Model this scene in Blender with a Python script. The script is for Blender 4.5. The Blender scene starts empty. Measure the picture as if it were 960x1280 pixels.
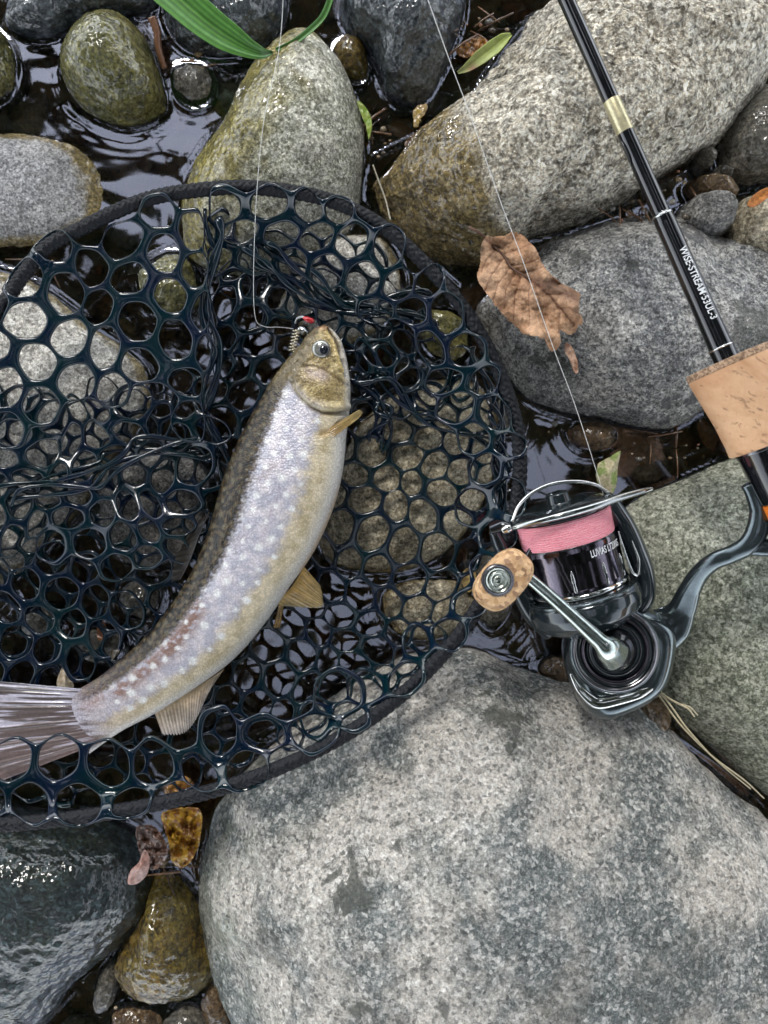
import bpy, math, random
import numpy as np
from mathutils import Vector, Matrix

# ------------------------------------------------------------------ camera, world, sun, exposure
H = 0.45            # camera height above the water (m)
S0 = 0.00042        # metres per photo pixel at water level
sc = bpy.context.scene
cam_d = bpy.data.cameras.new('camera'); cam = bpy.data.objects.new('camera', cam_d)
sc.collection.objects.link(cam); sc.camera = cam
cam.location = (0, 0, H); cam.rotation_euler = (0, 0, 0)
cam_d.sensor_fit = 'VERTICAL'; cam_d.sensor_height = 36; cam_d.lens = 36*H/(1280*S0)
cam_d.clip_start = 0.01; cam_d.clip_end = 400
cam_d.dof.use_dof = True; cam_d.dof.focus_distance = 0.405; cam_d.dof.aperture_fstop = 11.0

SUN_EL, SUN_AZ = math.radians(47), math.radians(-20)   # azimuth from +Y (up in the photo) towards -X
w = bpy.data.worlds.new('World'); sc.world = w; w.use_nodes = True
nt = w.node_tree; nt.nodes.clear()
sky = nt.nodes.new('ShaderNodeTexSky'); sky.sky_type = 'NISHITA'; sky.sun_disc = False
sky.sun_elevation = SUN_EL; sky.sun_rotation = SUN_AZ
sky.air_density = 1.0; sky.dust_density = .4; sky.ozone_density = 1.0
hsv = nt.nodes.new('ShaderNodeHueSaturation'); hsv.inputs['Saturation'].default_value = 0.27
bg = nt.nodes.new('ShaderNodeBackground'); bg.inputs['Strength'].default_value = 0.15
wo = nt.nodes.new('ShaderNodeOutputWorld')
nt.links.new(sky.outputs[0], hsv.inputs['Color']); nt.links.new(hsv.outputs[0], bg.inputs[0]); nt.links.new(bg.outputs[0], wo.inputs[0])
sun_d = bpy.data.lights.new('sun', 'SUN'); sun_d.energy = 1.5; sun_d.angle = math.radians(14); sun_d.color = (1.0, 0.965, 0.91)
sun = bpy.data.objects.new('sun', sun_d); sc.collection.objects.link(sun)
sd = Vector((math.sin(SUN_AZ)*math.cos(SUN_EL), math.cos(SUN_AZ)*math.cos(SUN_EL), math.sin(SUN_EL)))
sun.rotation_euler = sd.to_track_quat('Z', 'Y').to_euler()
sc.view_settings.view_transform = 'Standard'; sc.view_settings.look = 'None'
sc.view_settings.gamma = 1.0; sc.view_settings.use_curve_mapping = False
sc.view_settings.exposure = 1.75

# ------------------------------------------------------------------ helpers
col = sc.collection
rnd = random.Random(7)
def W(px, py, z=0.0):
    s = (H - z)/H*S0
    return Vector(((px-480)*s, -(py-640)*s, z))
def Wn(px, py, z):
    px = np.asarray(px, float); py = np.asarray(py, float); z = np.asarray(z, float)+px*0
    s = (H - z)/H*S0
    return np.stack([(px-480)*s, -(py-640)*s, z], -1)
def pxs(z): return (H - z)/H*S0

_r = np.random.RandomState(3)
_perm = np.concatenate([_r.permutation(512)]*3)
_grad = _r.normal(size=(512, 3)); _grad /= np.linalg.norm(_grad, axis=1)[:, None]
def noise3(P, seed=0):
    P = np.asarray(P, float) + seed*17.31
    i = np.floor(P).astype(int); f = P - i; i = i & 511
    u = f*f*f*(f*(f*6-15)+10)
    out = 0
    for dx in (0, 1):
        for dy in (0, 1):
            for dz in (0, 1):
                h = _perm[(_perm[(_perm[(i[..., 0]+dx) & 511]+i[..., 1]+dy) & 511]+i[..., 2]+dz) & 511]
                g = _grad[h]
                d = g[..., 0]*(f[..., 0]-dx)+g[..., 1]*(f[..., 1]-dy)+g[..., 2]*(f[..., 2]-dz)
                wx = u[..., 0] if dx else 1-u[..., 0]; wy = u[..., 1] if dy else 1-u[..., 1]; wz = u[..., 2] if dz else 1-u[..., 2]
                out = out + d*wx*wy*wz
    return out*1.5
def fbm(P, octv=4, seed=0, gain=.5):
    a = 1; s = 0; P = np.asarray(P, float)
    for k in range(octv):
        s = s + a*noise3(P*(2**k), seed+k*3); a *= gain
    return s
def n2(px, py, sc_, seed=0, o=3):
    px = np.asarray(px, float); py = np.asarray(py, float)
    return fbm(np.stack([px/sc_, py/sc_, px*0+.37], -1), o, seed)
def sstep(a, b, x):
    t = np.clip((x-a)/(b-a), 0, 1); return t*t*(3-2*t)
def catmull(pts, n, closed=False):
    P = np.asarray(pts, float); N = len(P)
    if closed: Q = np.concatenate([P[-1:], P, P[:2]]); m = N
    else: Q = np.concatenate([2*P[:1]-P[1:2], P, 2*P[-1:]-P[-2:-1]]); m = N-1
    out = []
    per = [int((k+1)*n/m)-int(k*n/m) for k in range(m)]
    for k in range(m):
        a, b, c, d = Q[k], Q[k+1], Q[k+2], Q[k+3]
        for j in range(per[k]):
            t = j/per[k]
            out.append(.5*((2*b)+(-a+c)*t+(2*a-5*b+4*c-d)*t*t+(-a+3*b-3*c+d)*t**3))
    if not closed: out.append(P[-1])
    return np.array(out)

def mesh_obj(name, V, F, mat, parent=None, smooth=True, colors=None, loc=None):
    """V (n,3) world coords, F list / array of faces"""
    V = np.asarray(V, float)
    if loc is None and parent is None: loc = Vector(V.mean(0))
    me = bpy.data.meshes.new(name)
    base = np.array(loc if loc is not None else (0, 0, 0))
    if parent is not None:
        base = np.array(parent_origin(parent))
    me.from_pydata((V-base).tolist(), [], [list(map(int, f)) for f in F])
    if smooth: me.polygons.foreach_set('use_smooth', [True]*len(me.polygons))
    if colors is not None:
        at = me.color_attributes.new('Col', 'FLOAT_COLOR', 'POINT')
        c = np.ones((len(V), 4)); c[:, :colors.shape[1]] = colors
        at.data.foreach_set('color', c.ravel())
    me.materials.append(mat); me.update()
    o = bpy.data.objects.new(name, me); col.objects.link(o)
    if parent is not None: o.parent = parent
    else: o.location = base
    return o
def parent_origin(p):
    v = Vector((0, 0, 0))
    while p is not None: v += p.location; p = p.parent
    return v
def tag(o, label=None, cat=None, group=None, kind=None):
    if label: o['label'] = label
    if cat: o['category'] = cat
    if group: o['group'] = group
    if kind: o['kind'] = kind
    return o
def empty(name, loc, label, cat, group=None):
    o = bpy.data.objects.new(name, None); col.objects.link(o); o.location = loc; o.empty_display_size = .01
    return tag(o, label, cat, group)
def grid_faces(nu, nv, cu=False, cv=False, off=0):
    F = []
    for i in range(nu if cu else nu-1):
        for j in range(nv if cv else nv-1):
            a = i*nv+j; b = i*nv+(j+1) % nv; c = ((i+1) % nu)*nv+(j+1) % nv; d = ((i+1) % nu)*nv+j
            F.append((off+a, off+b, off+c, off+d))
    return F
class Buf:
    def __init__(s): s.V = []; s.F = []; s.n = 0; s.C = []
    def add(s, V, F, c=None):
        V = np.asarray(V, float); s.V.append(V)
        s.F += [tuple(int(q)+s.n for q in f) for f in F]; s.n += len(V)
        if c is not None: s.C.append(np.broadcast_to(np.asarray(c, float), (len(V), 3)))
        return s
    def build(s, name, mat, parent=None, **k):
        return mesh_obj(name, np.concatenate(s.V), s.F, mat, parent, colors=np.concatenate(s.C) if s.C else None, **k)
def frames(P):
    T = np.gradient(P, axis=0); T /= np.linalg.norm(T, axis=1)[:, None]+1e-12
    up = np.array([0, 0, 1.0])
    N = []; prev = None
    for t in T:
        n = (up if prev is None else prev); n = n-t*np.dot(n, t)
        if np.linalg.norm(n) < 1e-5: n = np.array([1.0, 0, 0])-t*t[0]
        n /= np.linalg.norm(n); N.append(n); prev = n
    N = np.array(N); B = np.cross(T, N)
    return T, N, B
def tube(P, r, ns=8, ry=None, cap=True, closed=False, disp=None):
    """r = half extent sideways, ry = half extent along the normal (z)"""
    P = np.asarray(P, float); n = len(P); r = np.broadcast_to(np.asarray(r, float), (n,)); ry = r if ry is None else np.broadcast_to(np.asarray(ry, float), (n,))
    if closed:
        T = np.roll(P, -1, 0)-np.roll(P, 1, 0); T /= np.linalg.norm(T, axis=1)[:, None]
        N = np.array([[0, 0, 1.0]]*n); N -= T*(N*T).sum(1)[:, None]; N /= np.linalg.norm(N, axis=1)[:, None]; B = np.cross(T, N)
    else: T, N, B = frames(P)
    a = np.arange(ns)/ns*2*math.pi
    D = 0 if disp is None else disp(np.arange(n)[:, None], a[None, :])
    V = P[:, None]+B[:, None]*((r[:, None]+D)*np.cos(a))[..., None]+N[:, None]*((ry[:, None]+D)*np.sin(a))[..., None]
    F = grid_faces(n, ns, closed, True)
    V = V.reshape(-1, 3)
    if cap and not closed:
        m = len(V); V = np.concatenate([V, P[:1], P[-1:]])
        for j in range(ns):
            F.append((j, (j+1) % ns, m)[::-1]); F.append(((n-1)*ns+j, (n-1)*ns+(j+1) % ns, m+1))
    return V, F
def lathe(O, D, prof, ns=64, a0=0, a1=2*math.pi):
    """O origin, D axis; prof list of (t, r) in metres"""
    O = np.array(O, float); D = np.array(D, float); D /= np.linalg.norm(D)
    up = np.array([0, 0, 1.0]) if abs(D[2]) < .9 else np.array([0, 1.0, 0])
    X = np.cross(up, D); X /= np.linalg.norm(X); Y = np.cross(D, X)
    a = a0+np.arange(ns)/ns*(a1-a0); pr = np.array(prof)
    V = O+pr[:, None, :1]*D+pr[:, None, 1:]*(np.cos(a)[None, :, None]*X+np.sin(a)[None, :, None]*Y)
    return V.reshape(-1, 3), grid_faces(len(pr), ns, False, True)
def densify(prof, k=6, smooth=False):
    p = np.array(prof, float)
    return catmull(p, k*(len(p)-1)) if smooth else p
def bevprof(prof, b):
    """round the corners of a profile a little"""
    p = [np.array(q, float) for q in prof]; out = [p[0]]
    for i in range(1, len(p)-1):
        a, c, d = p[i-1], p[i], p[i+1]
        la, ld = np.linalg.norm(a-c), np.linalg.norm(d-c)
        k1, k2 = min(b, la*.45), min(b, ld*.45)
        q0 = c+(a-c)/la*k1; q2 = c+(d-c)/ld*k2
        for t in (0, .33, .67, 1): out.append((1-t)**2*q0+2*t*(1-t)*c+t*t*q2)
    out.append(p[-1]); return out
def polyradial(poly, n, c=None):
    """star-shaped closed outline -> centre, angles, radii"""
    sp = catmull(poly, 400, True); c = sp.mean(0) if c is None else np.array(c, float)
    d = sp-c; th = np.arctan2(d[:, 1], d[:, 0]); r = np.hypot(d[:, 0], d[:, 1])
    o = np.argsort(th); th, r = th[o], r[o]
    th = np.concatenate([th-2*math.pi, th, th+2*math.pi]); r = np.concatenate([r]*3)
    a = np.arange(n)/n*2*math.pi
    return c, a, np.interp((a+math.pi) % (2*math.pi)-math.pi, th, r)
def in_poly(px, py, poly):
    poly = np.asarray(poly, float); x = np.asarray(px, float); y = np.asarray(py, float); ins = np.zeros(x.shape, bool)
    for i in range(len(poly)):
        x1, y1 = poly[i]; x2, y2 = poly[(i+1) % len(poly)]
        c = ((y1 > y) != (y2 > y))
        ins ^= c & (x < (x2-x1)*(y-y1)/((y2-y1) if y2 != y1 else 1e-9)+x1)
    return ins
def seg_dist(px, py, pts, closed=False):
    x = np.asarray(px, float); y = np.asarray(py, float); d = np.full(x.shape, 1e9)
    P = list(pts)+([pts[0]] if closed else [])
    for (x1, y1), (x2, y2) in zip(P[:-1], P[1:]):
        L = (x2-x1)**2+(y2-y1)**2+1e-9
        t = np.clip(((x-x1)*(x2-x1)+(y-y1)*(y2-y1))/L, 0, 1)
        d = np.minimum(d, np.hypot(x-x1-t*(x2-x1), y-y1-t*(y2-y1)))
    return d

# ------------------------------------------------------------------ materials
class NT:
    def __init__(s, name):
        s.m = bpy.data.materials.new(name); s.m.use_nodes = True; s.t = s.m.node_tree; s.t.nodes.clear()
        s.out = s.n('ShaderNodeOutputMaterial')
    def n(s, t, **k):
        x = s.t.nodes.new(t)
        for a, b in k.items():
            if a.startswith('i_'):
                x.inputs[a[2:].replace('_', ' ')].default_value = b
            else: setattr(x, a, b)
        return x
    def l(s, a, b): s.t.links.new(a, b)
    def noise(s, co, scale, detail=4, rough=.55, dist=0):
        x = s.n('ShaderNodeTexNoise'); x.inputs['Scale'].default_value = scale; x.inputs['Detail'].default_value = detail
        x.inputs['Roughness'].default_value = rough; x.inputs['Distortion'].default_value = dist
        s.l(co, x.inputs['Vector']); return x.outputs['Fac']
    def vor(s, co, scale, feature='F1', rand=1):
        x = s.n('ShaderNodeTexVoronoi'); x.feature = feature; x.inputs['Scale'].default_value = scale; x.inputs['Randomness'].default_value = rand
        s.l(co, x.inputs['Vector']); return x
    def ramp(s, f, a, b, c0=0., c1=1.):
        x = s.n('ShaderNodeMapRange'); x.interpolation_type = 'SMOOTHSTEP'
        x.inputs['From Min'].default_value = a; x.inputs['From Max'].default_value = b
        x.inputs['To Min'].default_value = c0; x.inputs['To Max'].default_value = c1
        s.l(f, x.inputs['Value']); return x.outputs['Result']
    def math(s, op, a, b=None):
        x = s.n('ShaderNodeMath'); x.operation = op
        for i, v in enumerate((a, b)):
            if v is None: continue
            if isinstance(v, (int, float)): x.inputs[i].default_value = v
            else: s.l(v, x.inputs[i])
        return x.outputs[0]
    def mix(s, f, a, b, mode='MIX'):
        x = s.n('ShaderNodeMix'); x.data_type = 'RGBA'; x.blend_type = mode; x.clamp_factor = True
        for i, v in ((0, f), (6, a), (7, b)):
            if isinstance(v, (int, float)): x.inputs[i].default_value = v
            elif isinstance(v, (tuple, list)): x.inputs[i].default_value = (*v[:3], 1)
            else: s.l(v, x.inputs[i])
        return x.outputs[2]
    def bump(s, h, strength, dist, nrm=None):
        x = s.n('ShaderNodeBump'); x.inputs['Strength'].default_value = strength; x.inputs['Distance'].default_value = dist
        s.l(h, x.inputs['Height'])
        if nrm is not None: s.l(nrm, x.inputs['Normal'])
        return x.outputs[0]
    def prin(s, base=None, rough=.5, metal=0, normal=None, coat=0, coat_r=.05, spec=.5, **k):
        p = s.n('ShaderNodeBsdfPrincipled'); s.p = p
        def st(nm, v):
            if v is None: return
            if isinstance(v, (int, float)): p.inputs[nm].default_value = v
            elif isinstance(v, (tuple, list)): p.inputs[nm].default_value = (*v[:3], 1)
            else: s.l(v, p.inputs[nm])
        st('Base Color', base); st('Roughness', rough); st('Metallic', metal); st('Normal', normal); st('Coat Weight', coat); st('Coat Roughness', coat_r)
        st('Specular IOR Level', spec)
        for a, b in k.items(): st(a.replace('_', ' '), b)
        s.l(p.outputs[0], s.out.inputs[0]); return p
def simple(name, base, rough=.4, metal=0, coat=0, bump=None, **k):
    m = NT(name); nm = None
    tc = m.n('ShaderNodeTexCoord').outputs['Object']
    b = m.noise(tc, 900, 3)
    c = m.mix(m.ramp(b, .3, .7), tuple(x*.86 for x in base), tuple(min(1, x*1.12) for x in base))
    rg = m.ramp(m.noise(tc, 260, 4), .3, .75, max(.02, rough*.8), min(1, rough*1.3))
    if bump: nm = m.bump(b, bump[0], bump[1])
    m.prin(c, rg, metal, nm, coat, **k); return m.m

def rock_mat(name, cA, cB, cDark, cLight, big=28, grain=520, dark=.35, light=.3, patch=None, patchc=(.1, .1, .09),
             wet=None, wetc=(.35, .30, .16), wetsoft=.006, wetall=0., brush=0., pit=0., bumpd=.0009, veins=0., contrast=.42, pores=0, pth=(.585, .63), stains=()):
    """wet = (nx,ny,nz,d): wet and algae-stained where dot(position,n) < d"""
    m = NT(name)
    co = m.n('ShaderNodeTexCoord').outputs['Object']; pos = m.n('ShaderNodeNewGeometry').outputs['Position']
    nb = m.noise(co, big, 5, .6); ng = m.noise(co, grain*1.75, 6, .75); nm_ = m.noise(co, grain*.5, 5, .7); nl = m.noise(co, 75, 6, .65, .3)
    c = m.mix(m.ramp(nb, .42, .58), cA, cB)
    c = m.mix(m.math('MULTIPLY', m.ramp(nl, .50, .30), dark*.9), c, cDark)
    c = m.mix(m.math('MULTIPLY', m.ramp(nl, .52, .70), light*.8), c, cLight)
    v = m.vor(co, grain*1.15)
    cc = m.n('ShaderNodeSeparateColor'); m.l(v.outputs['Color'], cc.inputs[0])
    c = m.mix(m.math('MULTIPLY', m.ramp(cc.outputs[0], .55, .95), .55), c, cLight)
    c = m.mix(m.math('MULTIPLY', m.ramp(cc.outputs[1], .6, .98), .65), c, cDark)
    c = m.mix(m.math('MULTIPLY', m.ramp(ng, .51, .62), light*1.9), c, cLight)
    c = m.mix(m.math('MULTIPLY', m.ramp(ng, .49, .38), dark*1.9), c, cDark)
    c = m.mix(m.math('MULTIPLY', m.ramp(nm_, .46, .34), dark*1.5), c, cDark)
    c = m.mix(m.math('MULTIPLY', m.ramp(nm_, .54, .66), light*1.3), c, cLight)
    gf = m.noise(co, grain*1.3, 7, .82); g2 = m.noise(co, 130, 5, .7, .5)
    fac = m.math('MULTIPLY', m.ramp(gf, .37, .63, 1-contrast, 1+contrast*1.15), m.ramp(g2, .36, .64, 1-contrast*.45, 1+contrast*.4))
    vs = m.n('ShaderNodeVectorMath'); vs.operation = 'SCALE'; m.l(c, vs.inputs[0]); m.l(fac, vs.inputs['Scale']); c = vs.outputs[0]
    if patch is not None:
        np_ = m.noise(co, patch, 6, .62, .4)
        c = m.mix(m.math('MULTIPLY', m.ramp(np_, *pth), .8), c, patchc)
    if pores:
        pv = m.vor(co, 125); pc_ = m.n('ShaderNodeSeparateColor'); m.l(pv.outputs['Color'], pc_.inputs[0])
        wv = m.math('ADD', pv.outputs['Distance'], m.math('MULTIPLY', m.math('SUBTRACT', ng, .5), .5))
        c = m.mix(m.math('MULTIPLY', m.ramp(wv, .20, .10), m.ramp(pc_.outputs[0], .60, .66, 0, .8)), c, patchc)
    if veins:
        vv = m.vor(co, 22, 'DISTANCE_TO_EDGE'); c = m.mix(m.ramp(vv.outputs['Distance'], .02, .0, 0, veins), c, cDark)
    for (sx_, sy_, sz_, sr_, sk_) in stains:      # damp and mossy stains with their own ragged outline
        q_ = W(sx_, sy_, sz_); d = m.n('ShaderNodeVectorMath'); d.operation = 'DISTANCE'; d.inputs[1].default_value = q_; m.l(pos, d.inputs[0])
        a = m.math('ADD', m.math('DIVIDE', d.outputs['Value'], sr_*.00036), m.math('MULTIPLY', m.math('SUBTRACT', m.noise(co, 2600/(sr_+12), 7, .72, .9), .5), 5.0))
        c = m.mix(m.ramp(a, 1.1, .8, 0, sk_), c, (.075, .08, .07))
    rgh = .72
    mask = None
    if wet is not None:
        d = m.n('ShaderNodeVectorMath'); d.operation = 'DOT_PRODUCT'; d.inputs[1].default_value = wet[:3]; m.l(pos, d.inputs[0])
        a = m.math('ADD', d.outputs['Value'], m.math('MULTIPLY', m.math('SUBTRACT', m.noise(co, 60, 5, .6), .5), wetsoft*3))
        mask = m.ramp(a, wet[3]+wetsoft*.5, wet[3]-wetsoft*.5)
    if wetall: mask = m.math('MAXIMUM', mask, wetall) if mask is not None else None
    if mask is not None or wetall:
        wc = m.mix(1.0, c, wetc, 'MULTIPLY')
        if mask is None:
            v_ = m.n('ShaderNodeValue'); v_.outputs[0].default_value = wetall; mask = v_.outputs[0]
        c = m.mix(mask, c, wc)
        rgh = m.ramp(mask, 0, 1, .72, .42)
        coat = m.math('MULTIPLY', mask, .95)
    else: coat = 0
    h = m.math('ADD', m.math('MULTIPLY', ng, .5), m.math('MULTIPLY', m.math('ADD', nm_, gf), .9))
    h = m.math('ADD', h, m.math('MULTIPLY', v.outputs['Distance'], .35))
    if pit:
        pv = m.noise(co, 210, 4, .62, .8); pw = m.ramp(pv, .43, .34); h = m.math('SUBTRACT', h, m.math('MULTIPLY', pw, pit))
        c = m.mix(m.math('MULTIPLY', pw, .65), c, cDark)
    b = m.bump(h, 1.0, bumpd)
    # the water film smooths the grain a little
    cb = m.bump(m.noise(co, 120, 3, .55), .7, .0026)
    p = m.prin(c, rgh, 0, b, coat, .04, .22)
    m.l(cb, p.inputs['Coat Normal']); p.inputs['Coat IOR'].default_value = 1.6
    return m.m

# ------------------------------------------------------------------ rock builder
ROCKS = []      # outlines at the waterline, for the ripples
def rock(name, label, poly, ztop, mat, zeq=0.0, zbot=-.05, p=2.4, q=.62, seed=1, peak=None, slope=(0, 0), rough=1.0, facets=0, nth=256, nr=84, fscale=1., cat='rock', group=None, ripple=True, fine=1.0):
    c, a, R = polyradial(poly, nth)
    pk = np.array(peak if peak else c, float)
    t = np.sin(np.linspace(0, math.pi/2, nr))**1.0
    t = np.concatenate([t, np.cos(np.linspace(0, math.pi/2, 26))[1:-1]])      # top, then underside
    up = np.arange(len(t)) < nr
    T = t[:, None]; ox = c[0]+np.cos(a)[None]*R[None]; oy = c[1]+np.sin(a)[None]*R[None]
    px = pk[0]*(1-T)+ox*T; py = pk[1]*(1-T)+oy*T
    prof = np.clip(1-t**p, 0, 1)**q
    low = np.clip(1-t**2.4, 0, 1)**.6
    Zu = zeq+(ztop-zeq)*prof; Zl = zeq-(zeq-zbot)*low
    Z = np.where(up, Zu, Zl)[:, None]+px*0
    P = Wn(px, py, np.where(up, zeq, zeq)[:, None]+0*px)     # outline unprojected at the equator
    P[..., 2] = Z
    size = math.sqrt(max(1e-9, np.mean(R)**2))*S0
    cen = np.array(W(c[0], c[1], zeq))
    rel = P-cen
    P[..., 2] += np.where(up[:, None], (rel[..., 0]*slope[0]+rel[..., 1]*slope[1])*prof[:, None], 0)
    # facets: soft plane cuts
    rr = random.Random(seed*31)
    for k in range(facets):
        th = rr.uniform(0, 2*math.pi); el = rr.uniform(.35, 1.1)
        n = np.array([math.cos(th)*math.cos(el), math.sin(th)*math.cos(el), math.sin(el)])
        q_ = P-np.array([cen[0], cen[1], zeq]); d = q_ @ n
        lim = np.max(d)*rr.uniform(.80, .92)
        ex = np.maximum(d-lim, 0); P = P-n*(ex*.8)[..., None]
    # displacement along normals
    Vn = np.zeros_like(P)
    du = np.gradient(P, axis=0); dv = np.roll(P, -1, 1)-np.roll(P, 1, 1)
    Vn = np.cross(dv, du); L = np.linalg.norm(Vn, axis=-1, keepdims=True); Vn = np.where(L > 1e-12, Vn/np.maximum(L, 1e-12), np.array([0, 0, 1.0]))
    Vn[0] = [0, 0, 1]
    sgn = np.sign((Vn*(P-(cen+np.array([0, 0, (ztop+zbot)/2-zeq])))).sum(-1, keepdims=True)); Vn = Vn*np.where(sgn == 0, 1, sgn)
    s = size
    d = fbm(P/(s*.9)*fscale, 3, seed)*s*.085*rough + fbm(P/(s*.22)*fscale, 4, seed+5)*s*.016*rough + fbm(P/.004, 3, seed+9)*.00045*fine
    d[0] = d[0].mean(); d[-1] = d[-1].mean()
    P = P+Vn*d[..., None]
    F = grid_faces(len(t), nth, False, True)
    V = P.reshape(-1, 3)
    o = mesh_obj(name, V, [f[::-1] for f in F], mat, loc=Vector((cen[0], cen[1], min(0, zeq))))
    tag(o, label, cat, group or {'boulder': 'boulders round the net', 'rock': 'stones in the stream', 'pebble': 'pebbles between the boulders'}[cat])
    if ripple: ROCKS.append((catmull(poly, 40, True), zeq, ztop))
    return o

# palettes (base colours)
G = dict(cA=(.27, .28, .29), cB=(.36, .34, .32), cDark=(.07, .07, .07), cLight=(.60, .60, .58))
M_giant = rock_mat('rock_giant', (.15, .17, .165), (.56, .52, .465), (.05, .055, .055), (.80, .78, .74), big=21, grain=520, dark=.24, light=.20, patch=33, patchc=(.095, .10, .088), bumpd=.0008,
                   wet=(.85, .1, .35, -.072), wetc=(.60, .66, .62), wetsoft=.05, contrast=.30, pores=1, pth=(.61, .67),
                   stains=[(425, 1110, .070, 32, .8), (555, 1050, .078, 17, .8), (580, 1062, .079, 9, .8), (490, 1052, .072, 17, .75), (640, 937, .055, 9, .8), (770, 1065, .078, 14, .6), (525, 1205, .078, 20, .6), (600, 1000, .07, 6, .8), (340, 1180, .05, 30, .45), (860, 1240, .07, 60, .35), (700, 1250, .08, 40, .4)])
M_green = rock_mat('rock_green_granite', (.24, .26, .19), (.36, .37, .29), (.06, .07, .045), (.66, .66, .55), big=14, grain=420, dark=.45, light=.32, bumpd=.0006)
M_cong = rock_mat('rock_conglomerate', (.58, .51, .39), (.76, .69, .56), (.09, .07, .045), (.97, .93, .82), big=26, grain=380, dark=.32, light=.55, contrast=.55, pit=1.6, bumpd=.0018,
                  wet=(.95, .35, .15, .108), wetc=(.42, .34, .17), wetsoft=.014)
M_grey = rock_mat('rock_mid_grey', (.22, .225, .23), (.38, .37, .35), (.05, .05, .05), (.66, .65, .61), big=30, grain=480, dark=.45, light=.34, patch=26, patchc=(.10, .10, .105), bumpd=.001,
                  wet=(1, .12, .2, .068), wetc=(.50, .47, .42), wetsoft=.018,
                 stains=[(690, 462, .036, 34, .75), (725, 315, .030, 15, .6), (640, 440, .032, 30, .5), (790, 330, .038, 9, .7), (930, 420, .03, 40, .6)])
M_r5 = rock_mat('rock_olive_grey', (.36, .36, .28), (.52, .50, .42), (.09, .09, .05), (.84, .82, .72), big=34, grain=480, dark=.36, light=.42, contrast=.5, bumpd=.0007,
                wet=(.90, -.43, .10, -.130), wetc=(.46, .40, .13), wetsoft=.03)
M_r2 = rock_mat('rock_wet_olive', (.15, .145, .05), (.22, .19, .07), (.025, .025, .010), (.36, .34, .20), big=40, grain=420, dark=.4, light=.22, wetall=1.0, wetc=(.75, .75, .5), bumpd=.0008)
M_dkwet = rock_mat('rock_wet_dark_blue', (.06, .07, .08), (.10, .105, .11), (.012, .016, .02), (.30, .33, .34), big=24, grain=300, dark=.5, light=.2, wetall=1.0, wetc=(.55, .60, .62), bumpd=.0013)
M_bl = rock_mat('rock_wet_slate', (.020, .034, .040), (.04, .048, .028), (.005, .007, .008), (.13, .18, .20), big=14, grain=360, dark=.45, light=.12, wetall=1.0, wetc=(.55, .62, .62), bumpd=.0012)
M_r17 = rock_mat('rock_wet_moss_brown', (.24, .155, .03), (.15, .12, .03), (.02, .014, .006), (.34, .27, .09), big=30, grain=300, dark=.5, light=.2, wetall=1.0, wetc=(.8, .75, .5), bumpd=.0014)
M_r4 = rock_mat('rock_flat_pale', (.34, .34, .35), (.42, .41, .40), (.10, .10, .10), (.66, .66, .66), big=22, grain=620, dark=.4, light=.3, bumpd=.0006,
                wet=(0, 0, 1, .0042), wetc=(.62, .48, .20), wetsoft=.0022)
M_pale = rock_mat('rock_pale_granite', (.50, .47, .42), (.64, .61, .55), (.12, .11, .09), (.88, .86, .80), big=20, grain=480, dark=.34, light=.4, bumpd=.0007,
                  wet=(0, 0, 1, .004), wetc=(.45, .38, .22), wetsoft=.004)
M_tan = rock_mat('rock_tan_speckled', (.40, .34, .24), (.52, .46, .33), (.09, .075, .045), (.78, .72, .56), big=20, grain=420, dark=.42, light=.3, bumpd=.0008,
                 wet=(0, 0, 1, .003), wetc=(.45, .38, .22), wetsoft=.004)
M_dry = rock_mat('rock_small_grey', (.20, .20, .195), (.27, .25, .23), (.05, .05, .05), (.48, .47, .44), big=45, grain=480, dark=.45, light=.3, bumpd=.0009)
M_brown = rock_mat('rock_small_brown', (.18, .12, .07), (.24, .17, .10), (.05, .035, .02), (.38, .30, .2), big=50, grain=480, dark=.4, light=.2, wetall=.8, wetc=(.6, .52, .4), bumpd=.0008)
M_dim = rock_mat('rock_dim_grey', (.15, .15, .14), (.20, .19, .17), (.04, .04, .035), (.36, .35, .32), big=45, grain=420, dark=.4, light=.25, wetall=.7, wetc=(.6, .55, .45), bumpd=.0008)

# ------------------------------------------------------------------ the big stones
rock('boulder', 'giant grey speckled boulder filling the foreground below the net and reel',
     [(250, 1085), (262, 1020), (300, 965), (350, 930), (420, 885), (500, 845), (560, 830), (630, 838), (700, 862), (780, 890), (850, 930), (920, 985), (985, 1050), (1060, 1160), (1100, 1320), (1040, 1480), (860, 1560), (600, 1560), (400, 1480), (320, 1370), (285, 1270), (255, 1180)],
     .080, M_giant, zeq=.004, zbot=-.06, p=2.3, q=.62, seed=4, peak=(640, 1180), nth=520, nr=200, rough=.95, facets=4, cat='boulder')
rock('boulder', 'smooth green-grey granite boulder under the reel stem at the right edge',
     [(775, 640), (830, 608), (900, 578), (970, 558), (1080, 560), (1180, 640), (1200, 800), (1150, 950), (1060, 1030), (985, 1005), (940, 980), (890, 935), (845, 890), (812, 850), (790, 790), (776, 720)],
     .040, M_green, zeq=-.002, p=2.6, q=.6, seed=9, peak=(990, 800), nth=360, nr=120, rough=.5, cat='boulder')
rock('boulder', 'pale pitted conglomerate boulder behind the rod at the top right',
     [(650, 35), (700, 5), (760, -40), (860, -70), (945, -50), (965, 20), (950, 75), (930, 120), (905, 160), (870, 205), (820, 235), (770, 262), (700, 292), (640, 305), (610, 350), (575, 362), (540, 330), (490, 290), (452, 250), (460, 200), (530, 165), (580, 135), (610, 90)],
     .056, M_cong, zeq=-.004, p=2.6, q=.6, seed=12, peak=(740, 130), nth=460, nr=170, facets=6, rough=1.25, slope=(.05, .0), cat='boulder', fine=2.0)
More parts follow.
